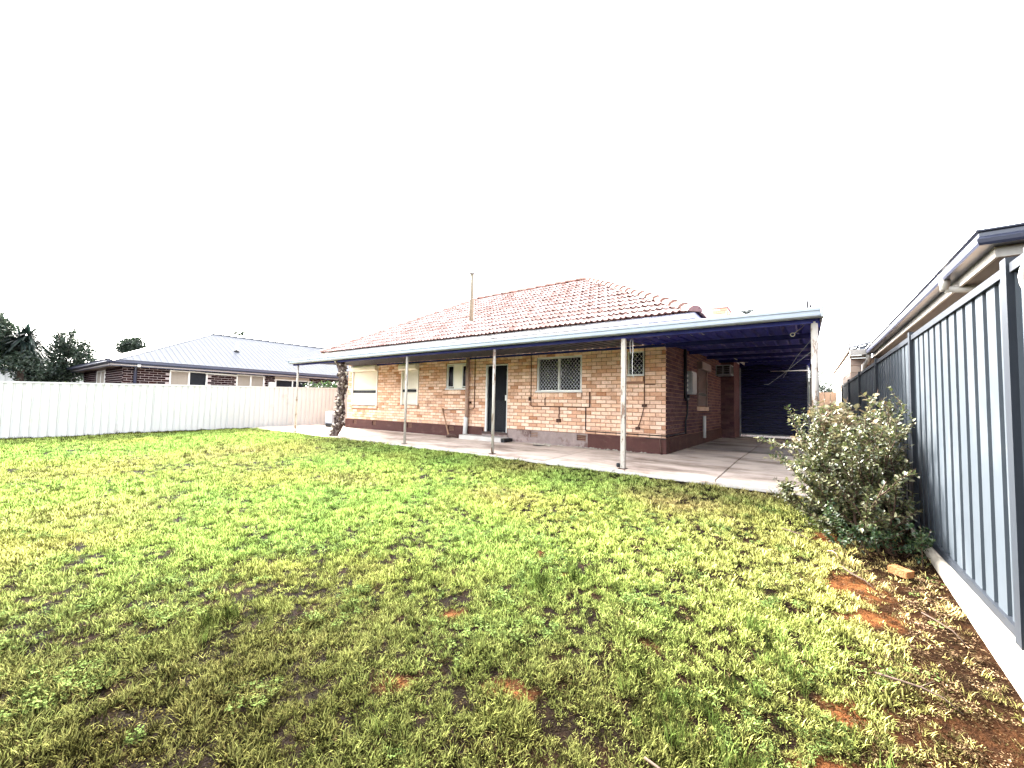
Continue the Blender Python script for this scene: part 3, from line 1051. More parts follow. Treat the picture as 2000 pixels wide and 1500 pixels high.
wpipe([(-7.46, 2.42), (-7.455, 0.90), (-7.50, 0.85), (-8.60, 0.80), (-8.72, 0.80)], 0.012)
MB().box(-7.62, -7.58, YW - .045, YW - .005, 1.0, 1.06).build('tap', m_rust, house)
wpipe([(-5.585, 2.42), (-5.58, 1.0), (-5.56, 0.965), (-3.98, 0.965)], 0.011)
wpipe([(-5.17, 1.0), (-5.17, 1.17)], 0.012)
wpipe([(-4.765, 0.965), (-4.77, 0.66)], 0.011)
MB().box(-4.83, -4.73, YW - .05, YW - .006, 0.60, 0.68).build('tap', m_rust, house)
MB().box(-5.64, -5.60, YW - .04, YW - .006, 1.10, 1.19).build('switch', m_rust, house)
wpipe([(-3.985, 1.32), (-3.985, 0.965)], 0.016)
wpipe([(-4.08, 0.965), (-4.08, 0.45), (-4.04, 0.425), (-2.26, 0.425)], 0.012, m_blackpipe)
wpipe([(-2.74, 2.42), (-2.745, 1.03), (-2.80, 0.80), (-2.86, 0.60), (-2.90, 0.555)], 0.010)
wpipe([(-2.74, 1.47), (-2.52, 1.47)], 0.010)
MB().box(-2.79, -2.70, YW - .05, YW - .006, 1.0, 1.06).build('tap', m_rust, house)
MB().box(-2.92, -2.84, YW - .06, YW - .006, 0.52, 0.58).build('tap', m_rust, house)
mb = MB().tube([(XR + 0.035, YW - 0.05, 0.425), (XR + 0.035, 9.9, 0.425)], 0.012, 6)
mb.build('pipe', m_blackpipe, house)
mb = MB().tube([(-2.42, YW - .05, 0.37), (-2.39, YW - .055, 0.06)], 0.012, 6)
mb.build('pipe', m_copper, house)
MB().box(XR - 0.4, XR + 0.01, YW - 0.045, YW - 0.031, 0.352, 0.368).build('damp_strip', m_dark, house)
# cable and conduit by the meter box on the carport side
mb = MB()
mb.tube([(XR + .04, 9.93, 2.42), (XR + .04, 9.95, 1.26), (XR + .04, 10.0, 1.20), (XR + .04, 10.2, 1.22), (XR + .04, 10.22, 1.30)], 0.036, 8)
mb.tube([(XR + .04, 10.15, 1.22), (XR + .04, 10.12, 0.85), (XR + .04, 9.95, 0.70), (XR + .04, 9.95, 0.40)], 0.022, 8)
mb.build('conduit', m_blackpipe, house)
mb = MB().tube([(XR + .06, 11.98, 0.80), (XR + .06, 11.98, 0.20)], 0.04, 8)
mb.build('drain_pipe', m_white, house)
# brick pier beside the roller door
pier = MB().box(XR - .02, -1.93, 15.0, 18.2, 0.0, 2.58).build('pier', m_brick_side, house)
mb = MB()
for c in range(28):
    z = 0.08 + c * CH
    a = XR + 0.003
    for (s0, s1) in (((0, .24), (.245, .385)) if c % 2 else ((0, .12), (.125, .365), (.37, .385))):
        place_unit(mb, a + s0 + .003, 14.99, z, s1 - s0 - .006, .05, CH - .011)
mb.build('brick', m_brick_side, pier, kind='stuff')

# electricity meter box, hung on the wall
mbx = thing('meter_box', (XR, 10.25, 1.3), 'grey electricity meter box on the carport side wall of the house', 'meter box')
MB().box(XR + .003, XR + .16, 10.02, 10.52, 1.33, 1.86).build('box', m_greybox, mbx)
MB().box(XR + .162, XR + .175, 10.06, 10.48, 1.37, 1.82).build('door_panel', m_greybox, mbx)
for k in range(4):
    MB().tube([(XR + .05 + .0, 10.02, 1.42 + k * .11), (XR + .05, 9.985, 1.42 + k * .11)], [.038, .034], 10).build('meter_dial', m_white, mbx)

# wall air conditioner
ac = thing('wall_air_conditioner', (XR, 14.2, 2.04), 'boxy wall air conditioner jutting from the carport side wall', 'air conditioner')
MB().box(XR + .003, -1.90, 14.02, 14.62, 2.05, 2.37).build('casing', m_greybox, ac)
for x0, x1 in ((XR + .04, -2.125), (-2.095, -1.93)):
    lv = MB().box(x0, x1, 14.005, 14.018, 2.09, 2.33).build('grille_panel', m_dark, ac)
    mb = MB()
    for k in range(3):
        mb.box(x0, x1, 13.995, 14.004, 2.145 + k * .06, 2.153 + k * .06)
    mb.build('grille_bar', m_mesh, lv)
MB().box(-1.898, -1.885, 14.1, 14.52, 2.09, 2.33).build('grille_panel', m_dark, ac)

# ------------------------------------------------------------------ verandah and carport
ver = thing('verandah', (-6.6, YP, 0.0), 'flat steel verandah with white gutter running on into the dark carport', 'verandah')
VG = 2.155   # bottom of gutter
vx0, vx1 = -13.40, 0.15
VS = 0.046   # roof fall
vz = lambda y: 2.195 + VS * (y - 6.25)
gp = [(0.0, 0.0), (-0.022, 0.012), (-0.026, 0.036), (-0.006, 0.042), (-0.006, 0.072), (-0.024, 0.078), (-0.026, 0.108), (-0.008, 0.116), (0.012, 0.118), (0.012, 0.10), (0.10, 0.10), (0.10, 0.0)]
gs = [vx0, -9.2, -5.0, -1.32, vx1]
for a, b in zip(gs[:-1], gs[1:]):
    MB().ext([(6.20 + y, VG + z) for y, z in gp], 'x', a + .002, b - .002).build('gutter', m_gutter, ver)
for x in gs[1:-1]:
    MB().ext([(6.196 + y, VG + z - .002) for y, z in gp[:9]] + [(6.23, VG + .121), (6.23, VG - .002)], 'x', x - .03, x + .03).build('gutter_joiner', m_gutter, ver)
MB().box(vx1 + .002, vx1 + .03, 6.17, 6.32, VG - .005, VG + .122).build('gutter_stop', m_gutter, ver)
MB().box(vx0 - .02, vx0 - .002, 6.17, 6.32, VG - .005, VG + .122).build('gutter_stop', m_gutter, ver)


def roof_sheet(x0, x1, y0, y1):
    n = max(1, round((x1 - x0) / 0.19))
    mb = MB()
    st = (x1 - x0) / n
    pr = []
    for i in range(n):
        xx = x0 + i * st
        pr += [(xx, 0), (xx + st * .62, 0), (xx + st * .70, .028), (xx + st * .90, .028)]
    pr.append((x1 + .02, .001))
    v, f = [], []
    for y in (y0, y1):
        v += [(p[0], y, vz(y) + p[1]) for p in pr]
    k = len(pr)
    f = [(i, i + 1, k + i + 1, k + i) for i in range(k - 1)]
    mb.add(v, f)
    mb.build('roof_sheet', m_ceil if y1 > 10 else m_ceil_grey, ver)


x = vx0 + .01
while x < vx1 - .1:
    x1 = min(x + .762, vx1 - .01)
    if x1 <= XR - .02 or x < XR - .02 - .4:
        x1 = min(x1, XR - .02) if x < XR - .02 < x1 + .3 else x1
        roof_sheet(x, x1 - .002, 6.26, YW - .04)
    else:
        roof_sheet(x, x1 - .002, 6.26, 16.6)
    x = x1
MB().box(vx0, XR + .0, YW - .075, YW - .035, 2.235, 2.285).build('wall_beam', m_beam, ver)
MB().box(vx0, vx1 - .02, 6.325, 6.375, 2.10, 2.19).build('front_beam', m_beam, ver)
for y in (8.35, 10.4, 12.45, 14.5):
    x0 = XR + .03
    MB().box(x0, vx1 - .06, y - .025, y + .025, vz(y) - .085, vz(y) - .003).build('beam', m_beam, ver)
MB().box(vx1 - .055, vx1 - .005, 6.38, 16.55, 2.05, 2.125).build('side_beam', m_beam, ver)
mb = MB()
v = [(vx1 + .002, 6.32, vz(6.32) - .06), (vx1 + .002, 16.6, vz(16.6) - .06), (vx1 + .002, 16.6, vz(16.6) + .05), (vx1 + .002, 6.32, vz(6.32) + .05)]
mb.add(v + [(p[0] + .02, p[1], p[2]) for p in v], [(0, 3, 2, 1), (4, 5, 6, 7), (0, 1, 5, 4), (1, 2, 6, 5), (2, 3, 7, 6), (3, 0, 4, 7)])
mb.build('barge_board', m_greybox, ver)


def post(x, r, y=YP, base=0.0, square=False):
    p = MB()
    if square:
        p.box(x - r, x + r, y - r, y + r, base, 2.12)
    else:
        p.tube([(x, y, base), (x, y, 1.1), (x, y, 2.12)], r, 12)
    o = p.build('post', m_post, ver)
    MB().box(x - r * 1.8, x + r * 1.8, y - r * 1.8, y + r * 1.8, base - .003, base + .012).build('base_plate', m_rust, o)
    return o


for xx in (-13.12, -7.80, -5.10):
    post(xx, 0.030 if xx > -13 else 0.029)
po = post(-2.405, 0.034, square=True)
MB().tube([(-2.50, YP - .02, .05), (-2.455, YP - .02, .055)], .035, 8).build('post_bracket', m_dark, po)
po = post(0.085, 0.038)
# slimmer posts carrying the outer side of the carport
for y in (11.4, 16.2):
    MB().tube([(0.095, y, 0.03), (0.095, y, 2.06)], 0.035, 10).build('post', m_post, ver)
# ridge gap dashes: old sheet ends showing over the gutter on the right
for k in range(7):
    x = -2.35 + k * .145
    MB().box(x, x + .085, 6.9, 7.6, vz(7.2) + .035, vz(7.2) + .07).build('sheet_rib', m_gutter, ver)

# roller door at the far end of the carport
YD = 16.3
MB().box(-1.935, 0.12, YD + .05, YD + .09, 2.40, 2.70).build('header', m_beam, ver)
mb = MB()
z = 0.125
v, f = [], []
x0, x1 = -1.92, 0.02
n = 0
while z < 2.46:
    for dy, q in ((0.0, 0.0), (0.0, 0.02), (0.034, 0.032), (0.034, 0.066), (0.0, 0.078)):
        v += [(x0, YD + dy, z + q), (x1, YD + dy, z + q)]
        n += 1
    z += 0.08
f = [(2 * i, 2 * i + 1, 2 * i + 3, 2 * i + 2) for i in range(n - 1)]
mb.add(v, f)
rd = mb.build('roller_door', m_roller, ver)
MB().box(x0, x1, YD - .015, YD + .04, 0.118, 0.16).build('bottom_rail', m_greybox, rd)
for xx in (x0 - .02, x1 - .02):
    MB().box(xx, xx + .05, YD - .06, YD + .06, 0.05, 2.46).build('guide_rail', m_greybox, rd)
MB().tube([(x0 - .02, YD + .22, 2.36), (x1 + .03, YD + .22, 2.36)], .19, 14).build('drum', m_roller, rd)
MB().tube([(-1.0, YD - .12, 2.30), (x1 + .02, YD - .12, 2.30)], .016, 6).build('rail', m_white, rd)

# ------------------------------------------------------------------ objects around the house
# gnarled vine trunk
vt = thing('vine_trunk', (-10.95, 6.45, 0.0), 'thick gnarled twisted vine trunk climbing up to the verandah gutter', 'vine')
path = [(-11.12, 6.40, -0.05), (-10.98, 6.45, 0.10), (-10.86, 6.48, 0.32), (-10.83, 6.48, 0.6), (-10.84, 6.48, 0.95), (-10.80, 6.49, 1.25), (-10.74, 6.48, 1.5), (-10.73, 6.47, 1.75), (-10.80, 6.46, 1.98), (-10.86, 6.42, 2.13)]


def path_at(t):
    t = t * (len(path) - 1)
    i = min(int(t), len(path) - 2)
    a, b = Vector(path[i]), Vector(path[i + 1])
    return a.lerp(b, t - i)


core = MB()
core.tube([path_at(t) for t in np.linspace(0, 1, 26)], [0.10 + 0.02 * math.sin(9 * t) - 0.01 * t + (0.03 if t < .1 else 0) for t in np.linspace(0, 1, 26)], 9)
core.build('trunk', m_vine, vt)
for k in range(7):
    ph = k * 2 * PI / 7 + random.uniform(-.3, .3)
    tw = random.choice((-1, 1)) * random.uniform(4, 9)
    pts, rs = [], []
    for t in np.linspace(0.0, 1, 40):
        R_ = 0.098 + 0.02 * math.sin(7 * t + k) - 0.02 * t + (0.05 * (1 - t / .1) if t < .1 else 0)
        a = ph + tw * t + .5 * math.sin(11 * t + k)
        p = path_at(t) + Vector((math.cos(a) * R_, math.sin(a) * R_, 0.01 * math.sin(20 * t)))
        pts.append(p)
        rs.append(0.034 + 0.014 * math.sin(23 * t + 2 * k) + (0.012 if t < .1 else 0))
    MB().tube(pts, rs, 7).build('twisted_stem', m_vine, vt)
kn, kp = MB(), MB()
for k in range(210):
    t = random.random()
    a = random.uniform(0, 2 * PI)
    c = path_at(t)
    dirv = Vector((math.cos(a), math.sin(a), random.uniform(-.3, .6))).normalized()
    r0_ = 0.12
    s_ = random.uniform(.014, .032)
    (kp if random.random() < .5 else kn).tube([c + dirv * r0_ * .8, c + dirv * (r0_ + s_), c + dirv * (r0_ + s_ * 2.0)], [s_ * 1.2, s_, s_ * .35], 6)
kn.build('knots', m_vine, vt, kind='stuff')
kp.build('pale_knots', m_vine_pale, vt, kind='stuff')

# mattock leaning on the wall
mt = thing('mattock', (-8.0, 8.3, 0.055), 'wooden handled mattock leaning against the brick wall beside the downpipe', 'mattock')
A, B = Vector((-8.06, 8.10, 0.10)), Vector((-8.66, 8.425, 0.80))
MB().tube([A + (A - B) * .02, A.lerp(B, .5), B], [.024, .019, .022], 8).build('handle', m_wood_handle, mt)
MB().tube([B, B + (B - A).normalized() * .04], [.03, .034], 8).build('handle_end', m_wood_handle, mt)
mb = MB()
mb.tube([(-8.08, 8.09, .085), (-7.96, 8.11, .12), (-7.82, 8.13, .10), (-7.72, 8.14, .062)], [.045, .05, .042, .02], 8)
mb.tube([(-8.08, 8.09, .085), (-8.13, 8.08, .068)], [.045, .02], 8)
mb.build('head', m_rust, mt)

# white cabinet beside the left wall corner
cb = thing('white_cabinet', (-14.25, 8.27, .02), 'small pale metal cabinet on the path in front of the cream fence', 'cabinet')
MB().box(-14.47, -14.02, 8.1, 8.45, .17, .60).build('body', m_gutter, cb)
MB().box(-14.45, -14.04, 8.085, 8.098, .22, .57).build('door', m_white, cb)
MB().box(-14.42, -13.98, 8.08, 8.42, .045, .168).build('base', m_dark, cb)

# drain opening with broken concrete
dr = thing('drain_cover', (-5.05, 8.2, .05), 'dark uncovered drain hole in the patio below the kitchen window', 'drain')
v = [(-5.10 + .17 * math.cos(t) * (1 + .15 * math.sin(3 * t)), 8.08 + .10 * math.sin(t), slab_z(8.08) + .006) for t in np.linspace(0, 2 * PI, 17)[:-1]]
MB().add(v, [tuple(range(16))]).build('opening', m_dark, dr)
for k in range(11):
    t = .2 + k * .27
    cx, cy = -5.07 + .22 * math.cos(t), 8.12 + .13 * math.sin(t)
    s_ = random.uniform(.03, .07)
    p = [(cx + s_ * math.cos(q) * random.uniform(.7, 1.3), cy + s_ * .6 * math.sin(q), .05) for q in np.linspace(0, 2 * PI, 7)[:-1]]
    MB().add(p + [(cx, cy, .05 + s_ * .55)], [(i, (i + 1) % 6, 6) for i in range(6)]).build('concrete_lump', m_sleeper, dr)

# loose brick on the soil
lb = thing('loose_brick', (0.54, 4.13, -0.2), 'orange brick with a frog slot lying on the soil by the sleeper', 'brick')
gz = float(ground_z(.54, 4.13))
th = math.radians(-38)
Rl = Matrix.Translation(Vector((.532, 4.12, gz + .016))) @ Matrix.Rotation(th, 4, 'Z') @ Matrix.Rotation(math.radians(4), 4, 'Y')
hx, hy, hz = .058, .040, .048
mb = MB()
sx, sy = .020, .008
ring_o = [(-hx, -hy), (hx, -hy), (hx, hy), (-hx, hy)]
ring_i = [(-sx, -sy), (sx, -sy), (sx, sy), (-sx, sy)]
v = [(a, b, 0) for a, b in ring_o] + [(a, b, hz) for a, b in ring_o] + [(a, b, hz) for a, b in ring_i] + [(a, b, hz - .03) for a, b in ring_i]
f = [(0, 1, 5, 4), (1, 2, 6, 5), (2, 3, 7, 6), (3, 0, 4, 7), (4, 5, 9, 8), (5, 6, 10, 9), (6, 7, 11, 10), (7, 4, 8, 11), (8, 9, 13, 12), (9, 10, 14, 13), (10, 11, 15, 14), (11, 8, 12, 15), (12, 13, 14, 15)]
mb.add([Rl @ Vector(p) for p in v], f)
mb.build('body', m_loose_brick, lb)

# cord hanging from the gutter by the square post, hook inside the carport
cd = MB()
cd.tube([(-2.29, 6.45, 2.14), (-2.285, 6.45, 1.95), (-2.30, 6.46, 1.70), (-2.295, 6.46, 1.52), (-2.275, 6.46, 1.47)], .006, 6)
cd.tube([(-2.30, 6.45, 2.14), (-2.335, 6.45, 2.05), (-2.33, 6.45, 1.90), (-2.315, 6.45, 1.86)], .005, 6)
o = cd.build('cord', m_rope, origin=(-2.3, 6.45, 1.5))
tag(o, 'thin white cord hanging from the gutter beside the square post', 'cord')
hk = MB()
hk.tube([(-.02, 6.7, 2.14), (-.10, 6.7, 2.07), (-.13, 6.7, 2.045)], .006, 6)
hk.tube([(-.13 + .025 * math.cos(t) - .02, 6.7, 2.03 + .025 * math.sin(t)) for t in np.linspace(0, 2 * PI, 10)], .006, 6, cap=False)
o = hk.build('hook', m_rope, origin=(-.1, 6.7, 2.05))
tag(o, 'small white ring hook hanging under the carport roof', 'hook')
wr = MB()
wr.tube([(0.06, 6.6, 1.78), (-.12, 7.0, 1.66), (-.3, 7.5, 1.55), (-.52, 8.0, 1.42), (-.6, 8.2, 1.43)], .0032, 5)
wr.tube([(0.06, 6.7, 1.95), (-.1, 7.2, 1.80), (-.3, 7.6, 1.50)], .003, 5)
o = wr.build('wire', m_greybox, origin=(0, 7, 1.5))
tag(o, 'loose pale wire strung from the right carport post into the carport', 'wire')
st_ = MB()
st_.tube([(-4.9, 6.42, 2.13), (-4.86, 6.43, 2.10), (-4.80, 6.45, 2.145), (-4.74, 6.45, 2.15)], .006, 6)
# ------------------------------------------------------------------ right hand fence
XF = 0.82
rf = thing('steel_fence', (XF, 6.0, -0.08), 'tall slate grey ribbed steel fence with posts on concrete sleepers', 'fence')
ZT, ZBf = 1.722, -0.082
py0 = 2.917
ys_ = [py0 + 2.38 * k for k in range(-1, 6)]
ys_[1] = 2.995
for y in ys_[0:]:
    MB().box(XF - .035, XF + .035, y - .036, y + .036, -.35, ZT + .03).build('post', m_grey_post, rf)


def rib_sheet(mb, fixed, a0, a1, z0, z1, depth, pitch, flip=1, axis='y', lf=None):
    """trapezoid ribbed sheet along y (fixed = x) ; ribs stand proud towards -X * flip"""
    n = max(1, round((a1 - a0) / pitch))
    st = (a1 - a0) / n
    pr = []
    for i in range(n):
        s_ = a0 + i * st
        pr += [(s_, 0), (s_ + st * .66, 0), (s_ + st * .74, depth), (s_ + st * .92, depth)]
    pr.append((a1, 0))
    v = []
    for z in (z0, z1):
        for (p, q) in pr:
            xx = fixed(p) if callable(fixed) else fixed
            zz = z(p) if callable(z) else z
            v.append((xx + q * flip, p, zz))
    k = len(pr)
    mb.add(v, [(i, i + 1, k + i + 1, k + i) for i in range(k - 1)])


for a, b in zip(ys_[:-1], ys_[1:]):
    a_, b_ = a + .037, b - .037
    for k in range(3):
        s0, s1 = a_ + (b_ - a_) * k / 3, a_ + (b_ - a_) * (k + 1) / 3
        mb = MB()
        # pans face the yard; the channel between them is recessed away from it
        rib_sheet(mb, XF - .008, s0, s1, ZBf + .03, ZT - .03, .045, .19)
        mb.build('sheet', m_grey_fence, rf)
    for z0, z1 in ((ZT - .045, ZT), (ZBf, ZBf + .05)):
        MB().ext([(XF - .024, z0), (XF - .024, z1), (XF + .032, z1), (XF + .032, z0)], 'y', a_ + .001, b_ - .001).build('rail', m_grey_post, rf)
    if a < 6:
        zbm = -0.60
        mb = MB()
        mb.ext([(XF - .055, zbm), (XF - .055, ZBf - .055), (XF - .035, ZBf - .012), (XF + .04, ZBf - .003), (XF + .04, zbm)], 'y', a + .03 if a < 1 else a - .03, b - .035)
        mb.build('sleeper', m_sleeper, rf)
        mb = MB()
        mb.ext([(XF - .068, zbm), (XF - .068, -.335), (XF - .0555, -.325), (XF - .0555, zbm)], 'y', a - .03, b - .035)
        mb.build('footing_lip', m_conc_edge, rf)

# rope hung on the nearest post
rp = MB()
for j in range(3):
    c = Vector((.775 - j * .010, 2.625 - j * .008, 1.58))
    rp.tube([c + Vector((.01 * math.sin(3 * t), .045 * math.sin(t), .11 * math.cos(t))) for t in np.linspace(0, 2 * PI, 26)], .0075, 6, cap=False)
o = rp.build('rope', m_rope, origin=(.78, 2.84, 1.5))
tag(o, 'coil of white rope hung on the nearest grey fence post', 'rope')

# ------------------------------------------------------------------ cream fence on the left
cf = thing('cream_fence', (-16.5, 4.0, -0.1), 'long low cream steel sheet fence along the left side of the lawn', 'fence')
FA, FB = Vector((-16.80, -2.2, 0)), Vector((-15.95, 11.4, 0))


def fence_x(y):
    return FA.x + (y - FA.y) / (FB.y - FA.y) * (FB.x - FA.x)


def fzb(y):
    return -.165 + .025 * y


def fzt(y):
    return 1.315 + .0245 * y


ypos = [-2.2 + 1.95 * k for k in range(8)]
for y in ypos:
    xx = fence_x(y)
    MB().box(xx - .02, xx + .03, y - .022, y + .022, fzb(y) - .1, fzt(y) + .005).build('post', m_cream_fence, cf)
for a, b in zip(ypos[:-1], ypos[1:]):
    for k in range(3):
        s0, s1 = a + .023 + (b - a - .046) * k / 3, a + .023 + (b - a - .046) * (k + 1) / 3
        mb = MB()
        rib_sheet(mb, lambda p: fence_x(p) + .012, s0, s1, lambda p: fzb(p) - .03, lambda p: fzt(p) - .03, .022, .155, -1)
        mb.build('sheet', m_cream_fence, cf)
    mb = MB()
    for (da, db) in ((-.045, 0.0),):
        v = []
        for y in (a + .023, b - .023):
            xx = fence_x(y)
            zt = fzt(y)
            v += [(xx - .02, y, zt + da), (xx + .034, y, zt + da), (xx + .034, y, zt + db), (xx - .02, y, zt + db)]
        mb.add(v, [(0, 1, 2, 3), (7, 6, 5, 4), (0, 4, 5, 1), (1, 5, 6, 2), (2, 6, 7, 3), (3, 7, 4, 0)])
    mb.build('rail', m_cream_fence, cf)

# ------------------------------------------------------------------ neighbour on the left
nb = thing('neighbour_house', (-22.0, 9.0, -.2), 'dark brick house with a pale steel hip roof behind the cream fence', 'house')
EX, EY, EZ = -18.99, 2.89, 2.255
NX, NY = EX - .55, EY + .5
YE = 21.0
AX, AZ = -23.05, 4.135
tanp = (AZ - EZ) / (EX - AX)
wl = MB()
wl.quad((NX - .012, NY, -.3), (NX - .012, YE, -.3), (NX - .012, YE, 2.2), (NX - .012, NY, 2.2))
wl.quad((NX - .012, NY + .012, -.3), (NX - .012, NY + .012, 2.2), (-27.0, NY + .012, 2.2), (-27.0, NY + .012, -.3))
nwall = wl.build('wall', m_nb_mortar, nb)
nwin = [(4.70, 5.90, 1.0, 2.04, 'A'), (6.93, 8.02, 1.0, 2.04, 'B'), (8.48, 10.0, 1.0, 1.93, 'C')]
ub2 = MB().add([(-p[1], p[0], p[2]) for p in UBV], UBF).mesh('brick')
ub2.materials.append(m_nb_brick)
for c in range(10):
    z0 = 1.24 + c * CH
    y = NY + (0 if c % 2 else -.12)
    while y < 12.2:
        a, b = max(y, NY), y + .24
        mid = (a + b) / 2
        if b - a > .05 and not any(w0 - .02 < mid < w1 + .02 and zz0 < z0 + .04 < zz1 for w0, w1, zz0, zz1, _ in nwin):
            o = bpy.data.objects.new('brick', ub2)
            o.location = (NX, a + .006, z0 + .006)
            o.scale = (.03, b - a - .012, CH - .014)
            link(o, nwall)
        y += .24
mb = MB()
for c in range(11):
    z0 = 1.2 + c * CH
    x = -27 + (0 if c % 2 else .12)
    while x < NX - .05:
        if not (-24.0 < x + .12 < -22.4):
            place_unit(mb, x + .006, NY - .0, z0 + .006, min(.228, NX - x - .006), .03, CH - .014)
        x += .24
mb.build('brick_courses', m_nb_brick_far, nwall, kind='stuff')
# windows of the neighbour
for (y0, y1, z0, z1, k) in nwin:
    fr = MB()
    for q0, q1, r0_, r1_ in ((y0, y1, z1 - .04, z1), (y0, y0 + .04, z0, z1 - .04), (y1 - .05, y1, z0, z1 - .04), ((y0 + y1) / 2 - .025, (y0 + y1) / 2 + .025, z0, z1 - .04)):
        fr.box(NX - .02, NX + .015, q0, q1, r0_, r1_)
    wn = fr.build('window', m_white, nb)
    mid = (y0 + y1) / 2
    for j, (q0, q1) in enumerate(((y0 + .04, mid - .025), (mid + .025, y1 - .05))):
        ma = {'A': (m_blind, m_pane_grey), 'B': (m_blind, m_blind), 'C': (m_pane_grey, m_pane_grey)}[k][j]
        MB().box(NX - .011, NX - .002, q0, q1, z0, z1 - .04).build('pane', ma, wn)
    if k == 'C':
        MB().box(NX - .012, NX + .012, y0 - .02, y1 + .02, z1 + .002, 2.06).build('lintel', m_soffit, wn)
fr = MB()
fr.box(-23.98, -22.42, NY - .012, NY + .03, 1.98, 2.04)
for xx in (-23.98, -23.2, -22.47):
    fr.box(xx, xx + .05, NY - .012, NY + .03, 1.0, 1.98)
wn = fr.build('window', m_white, nb)
for xx in (-23.93, -23.15):
    MB().box(xx, xx + .68, NY + .0, NY + .02, 1.0, 1.98).build('pane', m_blind, wn)
MB().box(NX - .01, NX + .09, 8.19, 8.45, 1.2, 1.78).build('meter_cabinet', m_white, nb)
MB().tube([(NX + .12, 5.80, 2.0), (NX + .12, 6.9, 1.985)], .035, 8).build('awning_roll', m_white, nb)
# eaves
gpn = [(0, 0), (.012, .02), (.0, .05), (.0, .10), (.015, .115), (-.02, .115), (-.10, .10), (-.10, 0)]
mb = MB()
mb.ext([(EX + a, EZ - .10 + z) for a, z in gpn], 'y', EY, YE, miter0=-1.0)
mb.ext([(EY - a, EZ - .10 + z) for a, z in gpn], 'x', -27.4, EX, miter1=-1.0)
mb.build('gutter', m_navy, nb)
mb = MB()
mb.box(NX - .03, EX - .10, EY + .10, YE, 2.085, 2.105)
mb.box(-27.4, NX - .031, EY + .10, NY + .03, 2.085, 2.105)
mb.build('soffit', m_soffit, nb)
mb = MB()
mb.box(EX - .125, EX - .102, EY + .102, YE, 2.05, 2.20)
mb.box(-27.4, EX - .126, EY + .102, EY + .125, 2.05, 2.20)
mb.build('fascia', m_navy, nb)
# roof sheets
mb = MB()
def nz_(x):
    return EZ + (EX - x) * tanp


y = EY
while y < YE - .05:
    y1 = min(y + .76, YE)
    mb = MB()
    st = .19
    yy = y
    while yy < y1 - .01:
        segs = [(yy, 0), (yy + st * .55, 0), (yy + st * .66, .009), (yy + st * .88, .009), (yy + st, 0)]
        v = []
        for q, h in segs:
            xt = max(EX - max(q - EY, 0.02), AX)
            v.append((EX, q, EZ + h))
            v.append((xt, q, nz_(xt) + h))
        mb.add(v, [(2 * i, 2 * i + 2, 2 * i + 3, 2 * i + 1) for i in range(4)])
        yy += st
    mb.build('roof_sheet', m_nb_roof, nb)
    y = y1
mb = MB()
xb = AX - (EX - AX)
mb.add([(EX, EY, EZ - .01), (AX, EY + (EX - AX), AZ - .01), (xb, EY, EZ - .01)], [(0, 1, 2)])
mb.add([(xb, EY, EZ - .01), (AX, EY + (EX - AX), AZ - .01), (AX, YE, AZ - .01), (xb, YE, EZ - .01)], [(0, 1, 2, 3)])
mb.build('roof_slope', m_nb_roof, nb)
for p, q in (((EX, EY, EZ + .035), (AX, EY + (EX - AX), AZ + .045)), ((AX, EY + (EX - AX), AZ + .045), (AX, YE, AZ + .045))):
    p, q = Vector(p), Vector(q)
    d_ = (q - p).normalized()
    sd = d_.cross(Vector((0, 0, 1))).normalized()
    mb = MB()
    v = []
    for e in (p, q):
        v += [e - sd * .2 - Vector((0, 0, .075)), e - sd * .03, e + sd * .03, e + sd * .2 - Vector((0, 0, .075))]
    mb.add(v, [(0, 1, 5, 4), (1, 2, 6, 5), (2, 3, 7, 6)])
    mb.build('ridge_cap', m_cap_steel, nb)
vp = Vector((-20.9, 7.35, nz_(-20.9)))
MB().tube([vp - Vector((0, 0, .1)), vp + Vector((0, 0, .42))], .045, 8).build('vent_pipe', m_white, nb)
MB().tube([vp - Vector((0, 0, .02)), vp + Vector((0, 0, .08))], [.13, .05], 8).build('pipe_flashing', m_dark, nb)
MB().tube([(NX + .09, 3.72, 2.10), (NX + .05, 3.72, 2.02), (NX + .05, 3.72, 0)], .045, 8).build('downpipe', m_navy, nb)
MB().tube([(EX - .05, 3.72, 2.14), (EX - .09, 3.72, 2.06)], .05, 8).build('rain_head', m_white, nb)

# low white shed roof further left
sh = thing('white_shed', (-33.0, 0, -.2), 'low white steel shed far left behind the trees', 'shed')
mb = MB()
rib_sheet(mb, -33.0, -4, 4.2, -.2, 2.2, .03, .3, -1)
mb.build('wall', m_cream_fence, sh)
MB().box(-33.05, -32.88, -4, 4.2, 2.2, 2.36).build('gutter', m_navy, sh)
mb = MB().box(-38, -33.06, -4, 4.2, 2.2, 2.3)
mb.build('roof', m_nb_roof, sh)

# ------------------------------------------------------------------ neighbour on the right
rn = thing('right_neighbour_house', (2.5, 9.0, -.1), 'house with deep slate gutter and taupe eaves close behind the steel fence', 'house')
RXE, RY0, RY1, RZ = 1.165, 4.90, 12.78, 2.38
gq = [(0.0, 0.0), (-.012, .02), (-.018, .05), (0.0, .075), (0.0, .105), (-.02, .115), (-.022, .128), (.0, .132), (.012, .118), (.11, .108), (.11, 0)]
mb = MB()
mb.ext([(RXE + a, RZ + z) for a, z in gq], 'y', RY0, RY1, miter0=1.0)
mb.ext([(RY0 + a, RZ + z) for a, z in gq], 'x', RXE, 5.0, miter0=1.0)
mb.build('gutter', m_r_gutter, rn)
mb = MB()
mb.ext([(RXE - .0225, RZ + .118), (RXE - .0225, RZ + .131), (RXE + .004, RZ + .134), (RXE + .004, RZ + .118)], 'y', RY0 - .02, RY1)
mb.build('gutter_bead', m_white, rn)
mb = MB()
